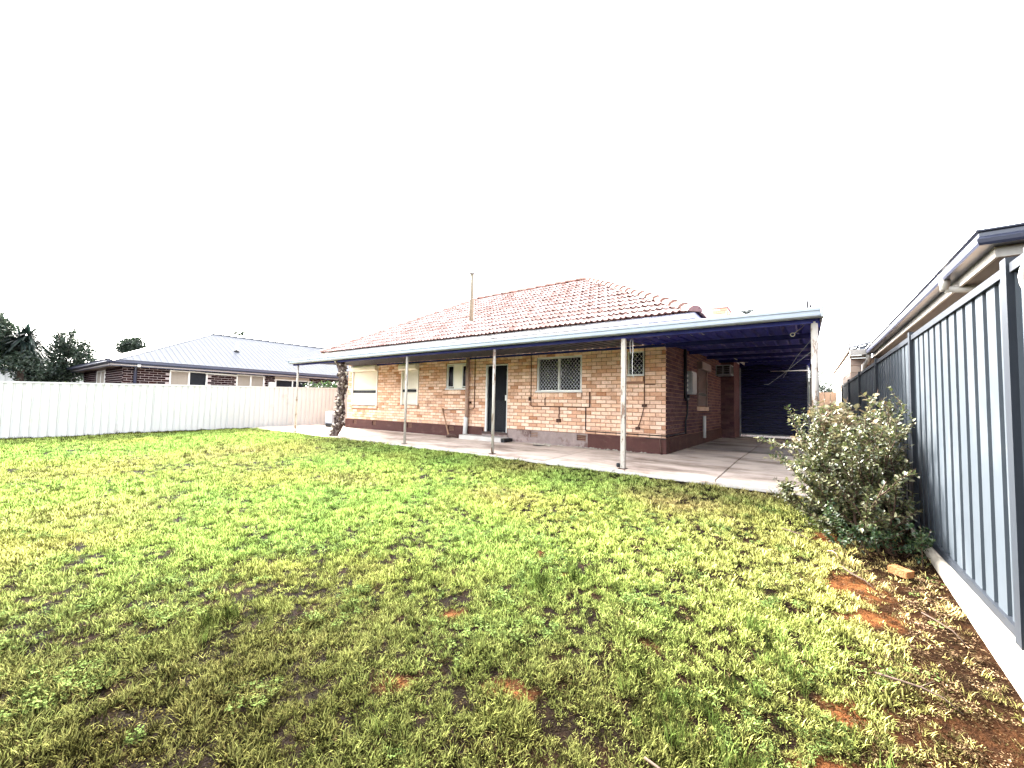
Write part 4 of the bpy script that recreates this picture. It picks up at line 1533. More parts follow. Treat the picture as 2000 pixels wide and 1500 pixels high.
mb.box(RXE + .113, RXE + .135, RY0 + .113, RY1, RZ - .085, RZ + .10)
mb.box(RXE + .136, 5.0, RY0 + .113, RY0 + .135, RZ - .085, RZ + .10)
mb.build('fascia', m_eave, rn)
mb = MB()
mb.box(RXE + .136, RXE + .62, RY0 + .136, RY1 + .4, RZ - .068, RZ - .05)
mb.box(RXE + .621, 5.0, RY0 + .136, RY0 + .62, RZ - .068, RZ - .05)
mb.build('soffit', m_soffit_grey, rn)
RWX = RXE + .6
mb = MB()
mb.quad((RWX, RY0 + .6, -.2), (RWX, RY0 + .6, RZ), (RWX, 13.25, RZ), (RWX, 13.25, -.2))
mb.quad((RWX, RY0 + .6, -.2), (5, RY0 + .6, -.2), (5, RY0 + .6, RZ), (RWX, RY0 + .6, RZ))
mb.build('wall', m_r_block_far, rn)
# rain head and pipe crossing the soffit
mb = MB()
mb.tube([(RXE + .02, 6.05, RZ + .07), (RXE + .02, 6.05, RZ - .10)], [.05, .04], 10)
mb.tube([(RXE + .02, 6.05, RZ - .085), (RXE + .30, 6.05, RZ - .12), (RWX - .05, 6.05, RZ - .14)], .036, 10)
mb.build('downpipe', m_eave, rn)
# main roof
mb = MB()
tr = math.tan(math.radians(22))
zr0 = RZ + .115
mb.add([(RXE + .02, RY0 + .02, zr0), (5.0, RY0 + 3.855, zr0 + 3.835 * tr), (5.0, RY0 + .02, zr0)], [(0, 2, 1)])
mb.add([(RXE + .02, RY0 + .02, zr0), (5.0, RY0 + 3.855, zr0 + 3.835 * tr), (5.0, 14.5, zr0 + 3.835 * tr), (RXE + .02, 14.5, zr0)], [(0, 1, 2, 3)])
mb.build('roof', m_nb_roof, rn)
# projecting wing with cream block corner against the boundary
WX, WY, WZ = 0.885, 13.2, 2.33
wg = MB()
wg.quad((WX + .012, WY + .012, -.2), (RWX + .3, WY + .012, -.2), (RWX + .3, WY + .012, WZ), (WX + .012, WY + .012, WZ))
wg.add([(WX + .012, WY + .012, -.2), (WX + .012, WY + .012, 2.66), (WX + .012, 21.6, 2.66), (WX + .012, 21.6, -.2)], [(0, 1, 2, 3)])
wing = wg.build('wing_wall', m_r_mortar, rn)
ub3 = MB().add(UBV, UBF).mesh('block')
ub3.materials.append(m_r_block)
mb2 = MB()
BH = .172
for c in range(15):
    z0 = -.1 + c * BH
    x = WX + (0 if c % 2 else -.195)
    while x < RWX + .2:
        a, b = max(x, WX), min(x + .39, RWX + .25)
        if b - a > .05 and z0 > .9 and z0 + BH < WZ + .02:
            o = bpy.data.objects.new('block', ub3)
            o.location = (a + .004, WY, z0 + .004)
            o.scale = (b - a - .008, .04, BH - .009)
            link(o, wing)
        x += .39
    y = WY + .05 + (0 if c % 2 else -.195)
    while y < 21.5:
        a, b = max(y, WY + .052), min(y + .39, 21.55)
        if b - a > .05 and z0 > .5:
            vs_ = [(WX + p[1] * .03, a + .004 + p[0] * (b - a - .008), z0 + .004 + p[2] * (BH - .009)) for p in UBV]
            mb2.add(vs_, [tuple(reversed(q)) for q in UBF])
        y += .39
mb2.build('block_courses', m_r_block_far, wing, kind='stuff')
mb = MB()
mb.box(WX - .03, RXE + .08, WY - .46, WY - .36, 2.37, 2.50)
mb.build('wing_gutter', m_eave, rn)
MB().box(WX - .03, RXE + .1, WY - .35, WY + .01, 2.335, 2.365).build('wing_soffit', m_eave, rn)
MB().box(WX - .045, WX - .008, WY - .36, 21.6, 2.50, 2.68).build('barge', m_eave, rn)
mb = MB()
for k in range(12):
    x = WX - .03 + k * .19
    mb.add([(x, WY - .45, 2.49), (x + .13, WY - .45, 2.49), (x + .15, WY - .45, 2.52), (x + .18, WY - .45, 2.52),
            (x, WY + 2.8, 2.49 + 3.25 * .4), (x + .13, WY + 2.8, 2.49 + 3.25 * .4), (x + .15, WY + 2.8, 2.52 + 3.25 * .4), (x + .18, WY + 2.8, 2.52 + 3.25 * .4)],
           [(0, 1, 5, 4), (1, 2, 6, 5), (2, 3, 7, 6)])
# the wing roof is hipped on the left: clip to the 45 degree hip line
mb.v = [(p[0], min(p[1], WY - .45 + max(p[0] - (WX - .06), .05)), p[2] if p[1] <= WY - .45 + max(p[0] - (WX - .06), .05) else p[2] - (p[1] - (WY - .45 + max(p[0] - (WX - .06), .05))) * .4) for p in mb.v]
mb.build('wing_roof', m_nb_roof, rn)
mb = MB()
mb.bar((WX - .03, WY - .44, 2.55), (WX + 2.1, WY + 1.69, 2.55 + 2.13 * .4), .16, .03)
mb.build('ridge_cap', m_nb_roof, rn)
mb = MB()
mb.tube([(1.20, WY - .40, 2.38), (1.20, WY - .38, 2.26), (1.14, WY - .08, 2.14), (1.14, WY - .07, 1.3)], .05, 10)
mb.build('downpipe', m_eave, rn)

# timber fence across the side passage
tf = thing('timber_fence', (.6, 19.0, 0), 'weathered timber paling fence closing the passage beside the carport', 'fence')
x = .16
while x < .9:
    MB().box(x, x + .165, 19.0 + random.uniform(0, .012), 19.03, .15, 1.70 + random.uniform(-.012, .012)).build('paling', m_timber, tf)
    x += .18
MB().box(.16, .9, 18.97, 18.998, 1.03, 1.12).build('rail', m_bark, tf)
MB().box(.69, .76, 18.9, 18.965, -.1, 1.30).build('post', m_bark, tf)
# antenna or pipe on the far roof
an = MB()
an.tube([(.10, 20.0, 2.6), (.10, 20.0, 5.1)], .03, 6)
an.box(.03, .10, 19.97, 20.03, 4.98, 5.42)
an.box(.115, .19, 19.97, 20.03, 4.9, 5.25)
o = an.build('antenna', m_dark, origin=(.1, 20, 2.6))
tag(o, 'dark pole top standing beyond the carport roof', 'pole')

# ------------------------------------------------------------------ trees
def leaf_cloud(centers, n, size, aspect=.5, seed=1, gap=.35, flat=.0):
    """many small bent leaf faces spread unevenly through ellipsoids: returns verts, faces(tris x2 as quads), rnd"""
    r = np.random.default_rng(seed)
    ws = np.array([c[3] * c[4] * c[5] for c in centers])
    pick = r.choice(len(centers), n, p=ws / ws.sum())
    cc = np.array(centers)[pick]
    d = r.normal(size=(n, 3))
    d /= np.linalg.norm(d, axis=1)[:, None]
    rad = r.random(n) ** .45
    p = cc[:, :3] + d * cc[:, 3:6] * rad[:, None]
    # leave gaps: drop leaves where a coarse 3d noise is low
    keep = np.array([mnoise.noise(Vector(q) * gap * 6) for q in p]) > -.30
    p = p[keep]
    n = len(p)
    a = r.normal(size=(n, 3))
    a[:, 2] -= .25
    a /= np.linalg.norm(a, axis=1)[:, None]
    b = np.cross(a, r.normal(size=(n, 3)))
    b /= np.linalg.norm(b, axis=1)[:, None]
    s_ = size * r.uniform(.6, 1.3, n)[:, None]
    v = np.stack([p, p + a * s_ * .5 + b * s_ * aspect * .5, p + a * s_, p + a * s_ * .5 - b * s_ * aspect * .5], 1).reshape(-1, 3)
    f = np.arange(4 * n)
    return v, f, r.random(n)


def tree(name, label, cat, base, centers, n, size, trunk_r, seed, mat=m_tree_leaf, group=None, aspect=.5, gap=.35):
    t = thing(name, base, label, cat, group)
    v, f, rn_ = leaf_cloud(centers, n, size, aspect, seed, gap)
    me = raw_mesh('crown', v, 4, f, mat, rn_)
    o = bpy.data.objects.new('crown', me)
    link(o, t)
    mb = MB()
    b = Vector(base)
    top = Vector((np.mean([c[0] for c in centers]), np.mean([c[1] for c in centers]), np.mean([c[2] for c in centers])))
    mb.tube([b, b.lerp(top, .5) + Vector((.05, .05, 0)), top], [trunk_r, trunk_r * .75, trunk_r * .4], 8)
    for c in centers:
        e = Vector(c[:3]) + Vector((0, 0, c[5] * .5))
        s0 = b.lerp(top, .55)
        mb.tube([s0, s0.lerp(e, .5) + Vector((0, 0, .1)), e], [trunk_r * .45, trunk_r * .3, trunk_r * .1], 6)
    mb.build('trunk', m_bark, t)
    return t


tree('leafy_tree', 'dark leafy tree with uneven top behind the cream fence, left of the brick house', 'tree', (-28, 2.9, -.2),
     [(-28, 2.3, 2.5, .9, .75, .9), (-28.2, 2.9, 3.2, .8, .55, .8), (-28, 3.3, 2.7, .8, .6, .8), (-28, 3.05, 3.95, .3, .16, .55), (-28, 2.6, 3.7, .4, .25, .5), (-28, 2.6, 1.9, 1.0, 1.1, .6), (-28, 3.7, 3.1, .3, .16, .8), (-28, 1.6, 2.6, .8, .6, .7), (-26.1, 1.6, 2.15, .5, .75, .65), (-27.8, 3.75, 2.3, .7, .45, .6), (-28, 3.5, 3.5, .3, .2, .5), (-27.6, 2.2, 1.7, .7, .9, .6)],
     24000, .12, .11, 21, gap=.22)
tree('leafy_tree', 'tree at the left edge overhanging the shed, rounded dark crown', 'tree', (-27, .2, -.2),
     [(-27.5, .2, 3.7, 1.2, 1.0, 1.1), (-27.2, -.4, 3.0, 1.2, 1.1, 1.2), (-27.2, .9, 3.4, .8, .6, .9), (-27.2, .7, 2.5, .8, .7, .5), (-27.2, 1.3, 3.0, .6, .4, .6)],
     26000, .14, .14, 22, gap=.22)
# spiky cordyline head between the two
ct = thing('cordyline_tree', (-26.6, 1.6, -.2), 'spiky long leaved tree between two leafy trees at the far left', 'tree')
mb = MB()
mb.tube([(-26.6, 1.5, -.2), (-26.6, 1.5, 1.6), (-26.6, 1.5, 3.1)], [.12, .1, .09], 8)
mb.build('trunk', m_bark, ct)
rr = np.random.default_rng(5)
vv, fl, rn_ = [], [], []
for hd in ((-26.6, 1.45, 3.25), (-26.5, 1.65, 3.50), (-26.6, 1.75, 3.05)):
    for k in range(110):
        a, e = rr.uniform(0, 2 * PI), rr.uniform(-.7, 1.3)
        d = np.array([math.cos(a) * math.cos(e), math.sin(a) * math.cos(e), math.sin(e)])
        L_ = rr.uniform(.6, .95)
        s_ = np.cross(d, [0, 0, 1.0])
        s_ /= np.linalg.norm(s_) + 1e-6
        p0 = np.array(hd)
        droop = np.array([0, 0, -.16])
        pts = [p0 + d * .05, p0 + d * L_ * .55 + droop * .25, p0 + d * L_ + droop * 1.3]
        w_ = (.025, .035, .004)
        b = len(vv)
        for q, ww in zip(pts, w_):
            vv += [q - s_ * ww, q + s_ * ww]
        fl += [b, b + 1, b + 3, b + 2, b + 2, b + 3, b + 5, b + 4]
        rn_ += [rr.random()] * 2
me = raw_mesh('crown', np.array(vv), 4, np.array(fl), m_palm_leaf, np.array(rn_))
link(bpy.data.objects.new('crown', me), ct)
tree('distant_tree', 'small treetop rising above the pale hip roof, left of its ridge', 'tree', (-40, 7.4, -.2),
     [(-40, 7.2, 4.6, .8, .8, .7), (-40, 7.55, 5.2, .4, .3, .5), (-40, 7.9, 4.7, .5, .4, .5), (-40, 7.3, 5.4, .2, .15, .5)], 5200, .16, .12, 23)
tree('distant_tree', 'low dark treetop peeping over the ridge of the pale roof', 'tree', (-40, 14.5, -.2),
     [(-40, 14.3, 6.3, .9, .8, .8), (-40, 15.4, 6.2, .8, .8, .5), (-40, 13.6, 6.1, .6, .5, .5)], 1500, .22, .15, 24)
tree('passage_tree', 'leafy tree behind the timber fence in the side passage', 'tree', (.55, 24, -.1),
     [(.35, 24, 2.3, .6, .5, .7), (.95, 24.2, 1.8, .5, .5, .6), (.1, 24, 1.6, .6, .5, .9), (.6, 24, 1.3, .7, .6, .7)], 2600, .12, .09, 25)
# palm fronds beyond the chimney
pt = thing('palm_tree', (-3.1, 30, -.1), 'palm fronds showing above the carport roof beside the chimney', 'palm')
MB().tube([(-3.1, 30, -.1), (-3.1, 30, 7.2)], [.22, .18], 10).build('trunk', m_bark, pt)
for k in range(15):
    a = k * 2 * PI / 15 + .2
    d = Vector((math.cos(a), math.sin(a), 0))
    pts = [Vector((-3.1, 30, 7.2)) + d * (1.5 * t) + Vector((0, 0, 1.5 * t - 1.25 * t * t * (1 + .5 * ((k * 7) % 3) / 2))) for t in np.linspace(0, 1, 8)]
    mb = MB()
    mb.tube(pts, [.025 - .02 * t for t in np.linspace(0, 1, 8)], 4)
    sd = d.cross(Vector((0, 0, 1)))
    for j in range(1, 8):
        for q in (0, .33, .66):
            p = pts[j - 1].lerp(pts[j], q)
            dd = (pts[j] - pts[j - 1]).normalized()
            for s_ in (-1, 1):
                e = p + (sd * s_ * .8 + dd * .9 + Vector((0, 0, -.25))) * (.34 * (1 - .06 * j))
                mb.add([p - dd * .02, p + dd * .02, e], [(0, 1, 2)])
    mb.build('frond', m_palm_leaf, pt)
# shrub between fence and neighbour, behind the vine trunk
tree('fence_shrub', 'bushy shrub with pale leaf tips over the cream fence beside the vine trunk', 'shrub', (-17.2, 9.6, -.1),
     [(-17.2, 9.6, 1.55, .4, .55, .32), (-17.2, 10.3, 1.6, .4, .5, .35), (-17.2, 8.9, 1.62, .25, .35, .2)], 1300, .10, .05, 26, m_weed)

# ------------------------------------------------------------------ shrub by the steel fence
def leaf_verts(p, d, nrm, L_, W_):
    """folded pointed oval leaf, 6 verts, 4 quads/tris"""
    d = d.normalized()
    s_ = d.cross(nrm)
    s_ = s_.normalized() if s_.length > 1e-5 else d.orthogonal().normalized()
    n_ = s_.cross(d)
    return [p, p + d * L_ * .35 + s_ * W_ * .5 + n_ * W_ * .16, p + d * L_ * .75 + s_ * W_ * .36 + n_ * W_ * .12 - n_ * L_ * .03, p + d * L_ - n_ * L_ * .10,
            p + d * L_ * .75 - s_ * W_ * .36 + n_ * W_ * .12 - n_ * L_ * .03, p + d * L_ * .35 - s_ * W_ * .5 + n_ * W_ * .16, p + d * L_ * .4]


LF = [(0, 1, 6), (1, 2, 3, 6), (6, 3, 4, 5), (0, 6, 5)]


def shrub(name, label, base, stems, mat_leaf, mat_one, n_single, leafL, step, seed, mat_s=m_stem, ratio=.55, sub=5):
    rs = random.Random(seed)
    t = thing(name, base, label, 'shrub')
    allleaves = []
    sm_ = MB()

    def twig(p, d, L_, r, depth):
        pts = [Vector(p)]
        d = Vector(d).normalized()
        n = max(3, int(L_ / .07))
        for i in range(n):
            d = (d + Vector((rs.gauss(0, .09), rs.gauss(0, .09), rs.gauss(.02, .06)))).normalized()
            q = pts[-1] + d * (L_ / n)
            if q.x > XF - .06:
                q.x = XF - .06 - rs.random() * .03
                d.x = -abs(d.x) * .4
            zg_ = float(ground_z(q.x, q.y)) + .02
            q.z = max(q.z, zg_)
            pts.append(q)
        rs_ = [r * (1 - .75 * i / n) for i in range(n + 1)]
        if depth == 0:
            MB().tube(pts, rs_, 6).build('stem', mat_s, t)
        else:
            sm_.tube(pts, rs_, 4, cap=False)
        start = .30 if depth == 0 else .08
        L_acc = 0
        for i in range(1, len(pts)):
            seg = pts[i] - pts[i - 1]
            if i / n < start:
                continue
            k = max(1, int(seg.length / step))
            for j in range(k):
                p_ = pts[i - 1] + seg * (j / k)
                a = rs.uniform(0, 2 * PI)
                o1 = seg.normalized().orthogonal().normalized()
                o2 = seg.normalized().cross(o1)
                side = o1 * math.cos(a) + o2 * math.sin(a)
                for s_ in (1, -1):
                    dd = side * s_ + seg.normalized() * .55 + Vector((0, 0, .15))
                    Lf = leafL * rs.uniform(.55, 1.2)
                    allleaves.append(leaf_verts(p_, dd, Vector((rs.gauss(0, .35), rs.gauss(0, .35), 1)), Lf, Lf * ratio))
        if depth < 2:
            for b in range(sub if depth == 0 else 3):
                tt = rs.uniform(.25, .95)
                i = min(int(tt * n), n - 1)
                dd = (pts[i + 1] - pts[i]).normalized() + Vector((rs.gauss(0, .55), rs.gauss(0, .55), rs.gauss(.1, .4)))
                twig(pts[i], dd, L_ * rs.uniform(.28, .5), r * .5, depth + 1)
    for (p, d, L_, r) in stems:
        twig(p, d, L_, r, 0)
    if sm_.v:
        sm_.build('twigs', mat_s, t, kind='stuff')
    allleaves.sort(key=lambda l: (l[0].x ** 2 + l[0].y ** 2))
    if n_single:
        # the nearest leaves on the camera side, each a part of its own
        for l in allleaves[:n_single]:
            MB().add(l, LF).build('leaf', mat_one, t)
    mb = MB()
    for l in allleaves[n_single:]:
        mb.add(l, LF)
    mb.build('foliage', mat_leaf, t, kind='stuff')
    print(name, 'leaves', len(allleaves))
    return t


rs0 = random.Random(3)
stems = []
for k in range(30):
    bx, by = rs0.uniform(.16, .70), rs0.uniform(4.55, 5.55)
    tx, ty = rs0.uniform(-.20, .74), by + rs0.uniform(-.45, .35)
    H = rs0.uniform(.45, 1.0)
    d = Vector((tx - bx, ty - by, H))
    stems.append(((bx, by, float(ground_z(bx, by)) - .02), d, d.length, .013))
stems.append(((.52, 5.0, -.15), Vector((.03, .1, 1.25)), 1.28, .012))
stems.append(((.60, 5.1, -.15), Vector((.08, .05, 1.05)), 1.06, .012))
stems.append(((.42, 5.2, -.15), Vector((.02, .1, 1.12)), 1.15, .012))
stems.append(((.2, 5.0, -.15), Vector((-.42, .1, .25)), .6, .012))
stems.append(((.2, 5.2, -.12), Vector((-.30, .1, .85)), 1.0, .012))
for k in range(14):
    bx, by = rs0.uniform(.08, .40), rs0.uniform(4.7, 5.4)
    d = Vector((rs0.uniform(-.34, -.05), rs0.uniform(-.30, .2), rs0.uniform(.12, .5)))
    stems.append(((bx, by, float(ground_z(bx, by)) - .01), d, d.length * 1.05, .009))
shrub('leafy_shrub', 'big green shrub with small oval leaves against the steel fence', (.45, 5.0, -.15), stems, m_leaf, m_leaf_one, 300, .042, .026, 8, sub=8)
# paler half-dead bush at the carport post
stems = []
for k in range(14):
    bx, by = rs0.uniform(.10, .42), rs0.uniform(5.45, 5.95)
    d = Vector((rs0.uniform(-.08, .16), rs0.uniform(-.2, .1), rs0.uniform(.72, 1.02)))
    stems.append(((bx, by, -.08), d, d.length * 1.1, .016))
shrub('pale_shrub', 'pale yellowing shrub with dead stems at the foot of the right carport post', (.2, 5.9, -.08), stems, m_leaf_pale, None, 0, .066, .045, 9, m_dead_stem, .75, 6)
# low weeds under the shrub
stems = []
for k in range(16):
    bx, by = rs0.uniform(.28, .72), rs0.uniform(4.35, 4.75)
    d = Vector((rs0.uniform(-.2, .2), rs0.uniform(-.25, .05), rs0.uniform(.10, .30)))
    stems.append(((bx, by, float(ground_z(bx, by))), d, d.length * 1.2, .004))
shrub('weed_clump', 'dark green low weeds at the foot of the big shrub', (.5, 4.6, -.18), stems, m_weed, None, 0, .032, .022, 10, m_stem, .6, 3)

# ------------------------------------------------------------------ lawn
def lawn_mat(name, mult=(1, 1, 1), trans=.3, rough=.55):
    ma = bpy.data.materials.new(name)
    ma.use_nodes = True
    t = ma.node_tree
    nd, lk = t.nodes, t.links.new
    bs = nd['Principled BSDF']
    bs.inputs['Roughness'].default_value = rough
    bs.inputs['Specular IOR Level'].default_value = 0.0
    bs.inputs['Roughness'].default_value = .9
    a = nd.new('ShaderNodeAttribute')
    a.attribute_type = 'INSTANCER'
    a.attribute_name = 'tint'
    r = nd.new('ShaderNodeAttribute')
    r.attribute_name = 'rnd'
    mr = nd.new('ShaderNodeValToRGB')
    e_ = mr.color_ramp.elements
    e_[0].position, e_[0].color = 0.0, (.05, .045, .04, 1)
    e_[1].position, e_[1].color = 1.0, (1.0, 1.0, 1.0, 1)
    for p_, c_ in ((.34, (.10, .085, .08, 1)), (.46, (.42, .42, .40, 1)), (.75, (.66, .66, .66, 1))):
        q_ = e_.new(p_)
        q_.color = c_
    lk(r.outputs['Fac'], mr.inputs[0])
    d2 = nd.new('ShaderNodeVectorMath')
    d2.operation = 'SCALE'
    d2.inputs['Scale'].default_value = 2.1
    lk(mr.outputs[0], d2.inputs[0])
    sc = nd.new('ShaderNodeVectorMath')
    sc.operation = 'MULTIPLY'
    lk(a.outputs['Vector'], sc.inputs[0])
    lk(d2.outputs[0], sc.inputs[1])
    ml = nd.new('ShaderNodeVectorMath')
    ml.operation = 'MULTIPLY'
    ml.inputs[1].default_value = mult
    lk(sc.outputs[0], ml.inputs[0])
    lk(ml.outputs[0], bs.inputs['Base Color'])
    tr = nd.new('ShaderNodeBsdfTranslucent')
    lk(ml.outputs[0], tr.inputs['Color'])
    ms = nd.new('ShaderNodeMixShader')
    ms.inputs[0].default_value = trans
    lk(bs.outputs[0], ms.inputs[1])
    lk(tr.outputs[0], ms.inputs[2])
    lk(ms.outputs[0], nd['Material Output'].inputs[0])
    return ma


m_grass = lawn_mat('grass_blade', trans=.18)
m_straw = lawn_mat('straw_blade', (1, 1, 1), .1, .8)


def blades(n, r, hmin, hmax, wmin, wmax, tilt0, tilt1, seed, bend=.5):
    q = np.random.default_rng(seed)
    v, f, rn_ = [], [], []
    for i in range(n):
        a, rr_ = q.uniform(0, 2 * PI), r * math.sqrt(q.random())
        p = np.array([math.cos(a) * rr_, math.sin(a) * rr_, -.004])
        az, ti = q.uniform(0, 2 * PI), q.uniform(tilt0, tilt1)
        L_, W_ = q.uniform(hmin, hmax), q.uniform(wmin, wmax)
        d0 = np.array([math.cos(az) * math.sin(ti), math.sin(az) * math.sin(ti), math.cos(ti)])
        ti2 = min(ti + bend * q.uniform(.3, 1.3), 1.75)
        d1 = np.array([math.cos(az) * math.sin(ti2), math.sin(az) * math.sin(ti2), math.cos(ti2)])
        s_ = np.array([-math.sin(az), math.cos(az), 0]) * W_ / 2
        m_ = p + d0 * L_ * .55
        e = m_ + d1 * L_ * .45
        b = len(v)
        v += [p - s_, p + s_, m_ + s_ * .9, m_ - s_ * .9, e]
        f += [[b, b + 1, b + 2, b + 3], [b + 3, b + 2, b + 4]]
        x = q.random()
        rn_ += [x, x]
    return v, f, rn_


def tuft(name, data, mat):
    v, f, rn_ = data
    me = bpy.data.meshes.new(name)
    me.from_pydata([tuple(p) for p in v], [], f)
    at = me.attributes.new('rnd', 'FLOAT', 'FACE')
    at.data.foreach_set('value', np.array(rn_, dtype=np.float32))
    me.materials.append(mat)
    return bpy.data.objects.new(name, me)


def clover(n, r, seed):
    q = np.random.default_rng(seed)
    v, f, rn_ = [], [], []
    for i in range(n):
        a, rr_ = q.uniform(0, 2 * PI), r * math.sqrt(q.random())
        h = q.uniform(.015, .045)
        c = np.array([math.cos(a) * rr_, math.sin(a) * rr_, h])
        x = q.random()
        tl = q.uniform(-.3, .3, 2)
        for k in range(3):
            b0 = k * 2 * PI / 3 + q.uniform(0, 1)
            d = np.array([math.cos(b0), math.sin(b0), tl[0] * math.cos(b0) + tl[1] * math.sin(b0)])
            s_ = np.array([-math.sin(b0), math.cos(b0), 0])
            L_ = q.uniform(.006, .010)
            b = len(v)
            v += [c, c + d * L_ * .6 + s_ * L_ * .45, c + d * L_ * 1.05, c + d * L_ * .6 - s_ * L_ * .45]
            f += [[b, b + 1, b + 2, b + 3]]
            rn_ += [x]
    return v, f, rn_


def chips(n, r, seed, smin, smax):
    q = np.random.default_rng(seed)
    v, f, rn_ = [], [], []
    for i in range(n):
        a, rr_ = q.uniform(0, 2 * PI), r * math.sqrt(q.random())
        c = np.array([math.cos(a) * rr_, math.sin(a) * rr_, q.uniform(.002, .012)])
        az = q.uniform(0, PI)
        L_, W_ = q.uniform(smin, smax), q.uniform(.003, .008)
        d = np.array([math.cos(az), math.sin(az), q.uniform(-.25, .25)]) * L_ / 2
        s_ = np.array([-math.sin(az), math.cos(az), q.uniform(-.3, .3)]) * W_ / 2
        b = len(v)
        v += [c - d - s_, c + d - s_ * .6, c + d * .9 + s_, c - d * .9 + s_]
        f += [[b, b + 1, b + 2, b + 3]]
        rn_ += [q.random()]
    return v, f, rn_


tcoll = bpy.data.collections.new('lawn_tufts')
TY = [
    ('a_fine_tuft', blades(20, .034, .030, .075, .0028, .0050, .1, .9, 1), m_grass),
    ('b_fine_tuft', blades(20, .038, .026, .068, .0028, .0050, .15, 1.05, 2), m_grass),
    ('c_runner_tuft', blades(24, .050, .022, .048, .0040, .0066, .4, 1.25, 3, .35), m_grass),
    ('d_runner_tuft', blades(24, .055, .020, .046, .0040, .0066, .5, 1.3, 4, .35), m_grass),
    ('e_dry_straw', blades(14, .05, .02, .05, .0014, .0026, 1.2, 1.6, 5, .2), m_straw),
    ('f_clover', clover(26, .05, 6), m_grass),
    ('g_tall_tuft', blades(30, .035, .09, .18, .0026, .0042, .05, .55, 7, .6), m_grass),
    ('h_chips', chips(22, .055, 8, .004, .016), m_straw),
]
for nme, dat, ma in TY:
    tcoll.objects.link(tuft(nme, dat, ma))

# scatter points



def scatter():
    pts = []
    for r_lo, r_hi, dens in ((0.0, 3.2, 4200), (3.2, 6.0, 2400), (6.0, 10.0, 1200), (10.0, 18.5, 620)):
        x0, x1, y0, y1 = max(-16.65, -r_hi), .78, -1.0, 6.19
        n = int((x1 - x0) * (y1 - y0) * dens)
        x, y = RNG.uniform(x0, x1, n), RNG.uniform(y0, y1, n)
        r = np.hypot(x, y)
        k = (r >= r_lo) & (r < r_hi) & (r > .8) & (x > -16.55 + .06 * y)
        # only the part of the lawn the yard camera could see from here or a step beside it
        k &= (y > -.9 + .0 * x) & (x < .74)
        pts.append(np.stack([x[k], y[k], np.full(k.sum(), r_lo)], -1))
    return np.concatenate(pts)


pp_ = scatter()
x, y, lod = pp_.T
N = len(x)
cover = fbm(x, y, 1.1, 31) * .55 + fbm(x, y, 5.0, 41) * .45          # 0..1 thickness of the sward
right = sstep(-1.2, .5, x) * sstep(6.6, 2.0, y)
strip = sstep(.05, .55, x)                                              # bare strip along the sleeper
nearconc = sstep(5.2, 6.2, y) * sstep(-7, -1, x)
near = sstep(3.4, 1.2, y + .25 * x) * sstep(4.6, 2.6, np.hypot(x, y))
front_dry = near * .30
dry = np.clip(fbm(x, y, .55, 51) * 1.5 - .68 + .12 * right + .40 * nearconc + .6 * strip + front_dry + .12 * sstep(-6, -1, x), 0, 1)
green = np.clip(fbm(x, y, .8, 61) * 1.7 - .45 - .02 * right + .25 * sstep(-2, -9, x), 0, 1)
prob = np.clip(.62 + .6 * (cover - .45) + 2.6 * (fbm(x, y, 16.0, 121, 2) - .50), .05, 1) * (1 - .55 * strip) * (1 - .12 * near)
for sx_, sy_, sr in SOIL:
    d = np.hypot(x - sx_, (y - sy_)) + (fbm(x, y, 7, 71) - .5) * .12
    prob *= sstep(sr * .65, sr * 1.25, d)
for sx_, sy_, sr in ((-10.5, 3.6, .9), (-5.5, 3.5, .6), (-1.5, 5.2, .6), (-9.5, 2.9, .5), (-3.2, 4.2, .5)):
    d = np.hypot((x - sx_) * .6, y - sy_)
    dry = np.clip(dry + .5 * sstep(sr, sr * .3, d), 0, 1)
u = RNG.random(N)
keep = (u < prob) | (RNG.random(N) < .24)
litter = (u >= prob)[keep]
x, y, lod, dry, green, strip, cover = [q[keep] for q in (x, y, lod, dry, green, strip, cover)]
N = len(x)
u = RNG.random(N)
litk = np.where(RNG.random(N) < .5, 4, 7)
tall = (lod < 3) & (fbm(x, y, 2.3, 81) > .66) & (RNG.random(N) < .05)
kind = np.where(u < .27, 0, np.where(u < .54, 1, np.where(u < .78, 2, 3)))
clv = (fbm(x, y, 2.6, 91) > .60) & (RNG.random(N) < .16) & (lod < 5)
kind = np.where(clv, 5, kind)
kind = np.where(RNG.random(N) < .04 + .20 * dry, 4, kind)
kind = np.where(tall & (dry < .6), 6, kind)
kind = np.where(RNG.random(N) < .68 * strip, 7, kind)
kind = np.where(litter, litk, kind)
sc = RNG.uniform(.7, 1.25, N) * np.where(lod > 9, 1.7, np.where(lod > 5, 1.4, np.where(lod > 3, 1.15, 1.0))) * .70 * np.clip(.45 + .9 * cover + .9 * (fbm(x, y, 6.5, 111, 2) - .5), .4, 1.5)
gcol = np.array([.260, .290, .075])[None, :] * (1 - green[:, None]) + np.array([.190, .305, .070])[None, :] * green[:, None]
dcol = np.array([.27, .205, .092])[None, :]
mixd = np.clip(dry * .85 + (RNG.random(N) - .5) * .3, 0, 1)[:, None]
tint = gcol * (1 - mixd) + dcol * mixd
tint[kind == 5] = np.array([.080, .125, .036]) * RNG.uniform(.7, 1.3, ((kind == 5).sum(), 1))
tint[kind == 4] = np.array([.17, .125, .062]) * RNG.uniform(.6, 1.2, ((kind == 4).sum(), 1))
tint[kind == 6] = np.array([.085, .130, .030]) * RNG.uniform(.7, 1.2, ((kind == 6).sum(), 1))
tint[kind == 7] = np.array([.15, .098, .058]) * RNG.uniform(.4, 1.3, ((kind == 7).sum(), 1))
tint[litter] *= .35
# grime and dead weeds along the foot of the cream fence
foot = sstep(.75, .15, x + 16.5 - .0625 * y)[:, None] * .85
tint = tint * (1 - foot) + np.array([.035, .024, .010]) * foot
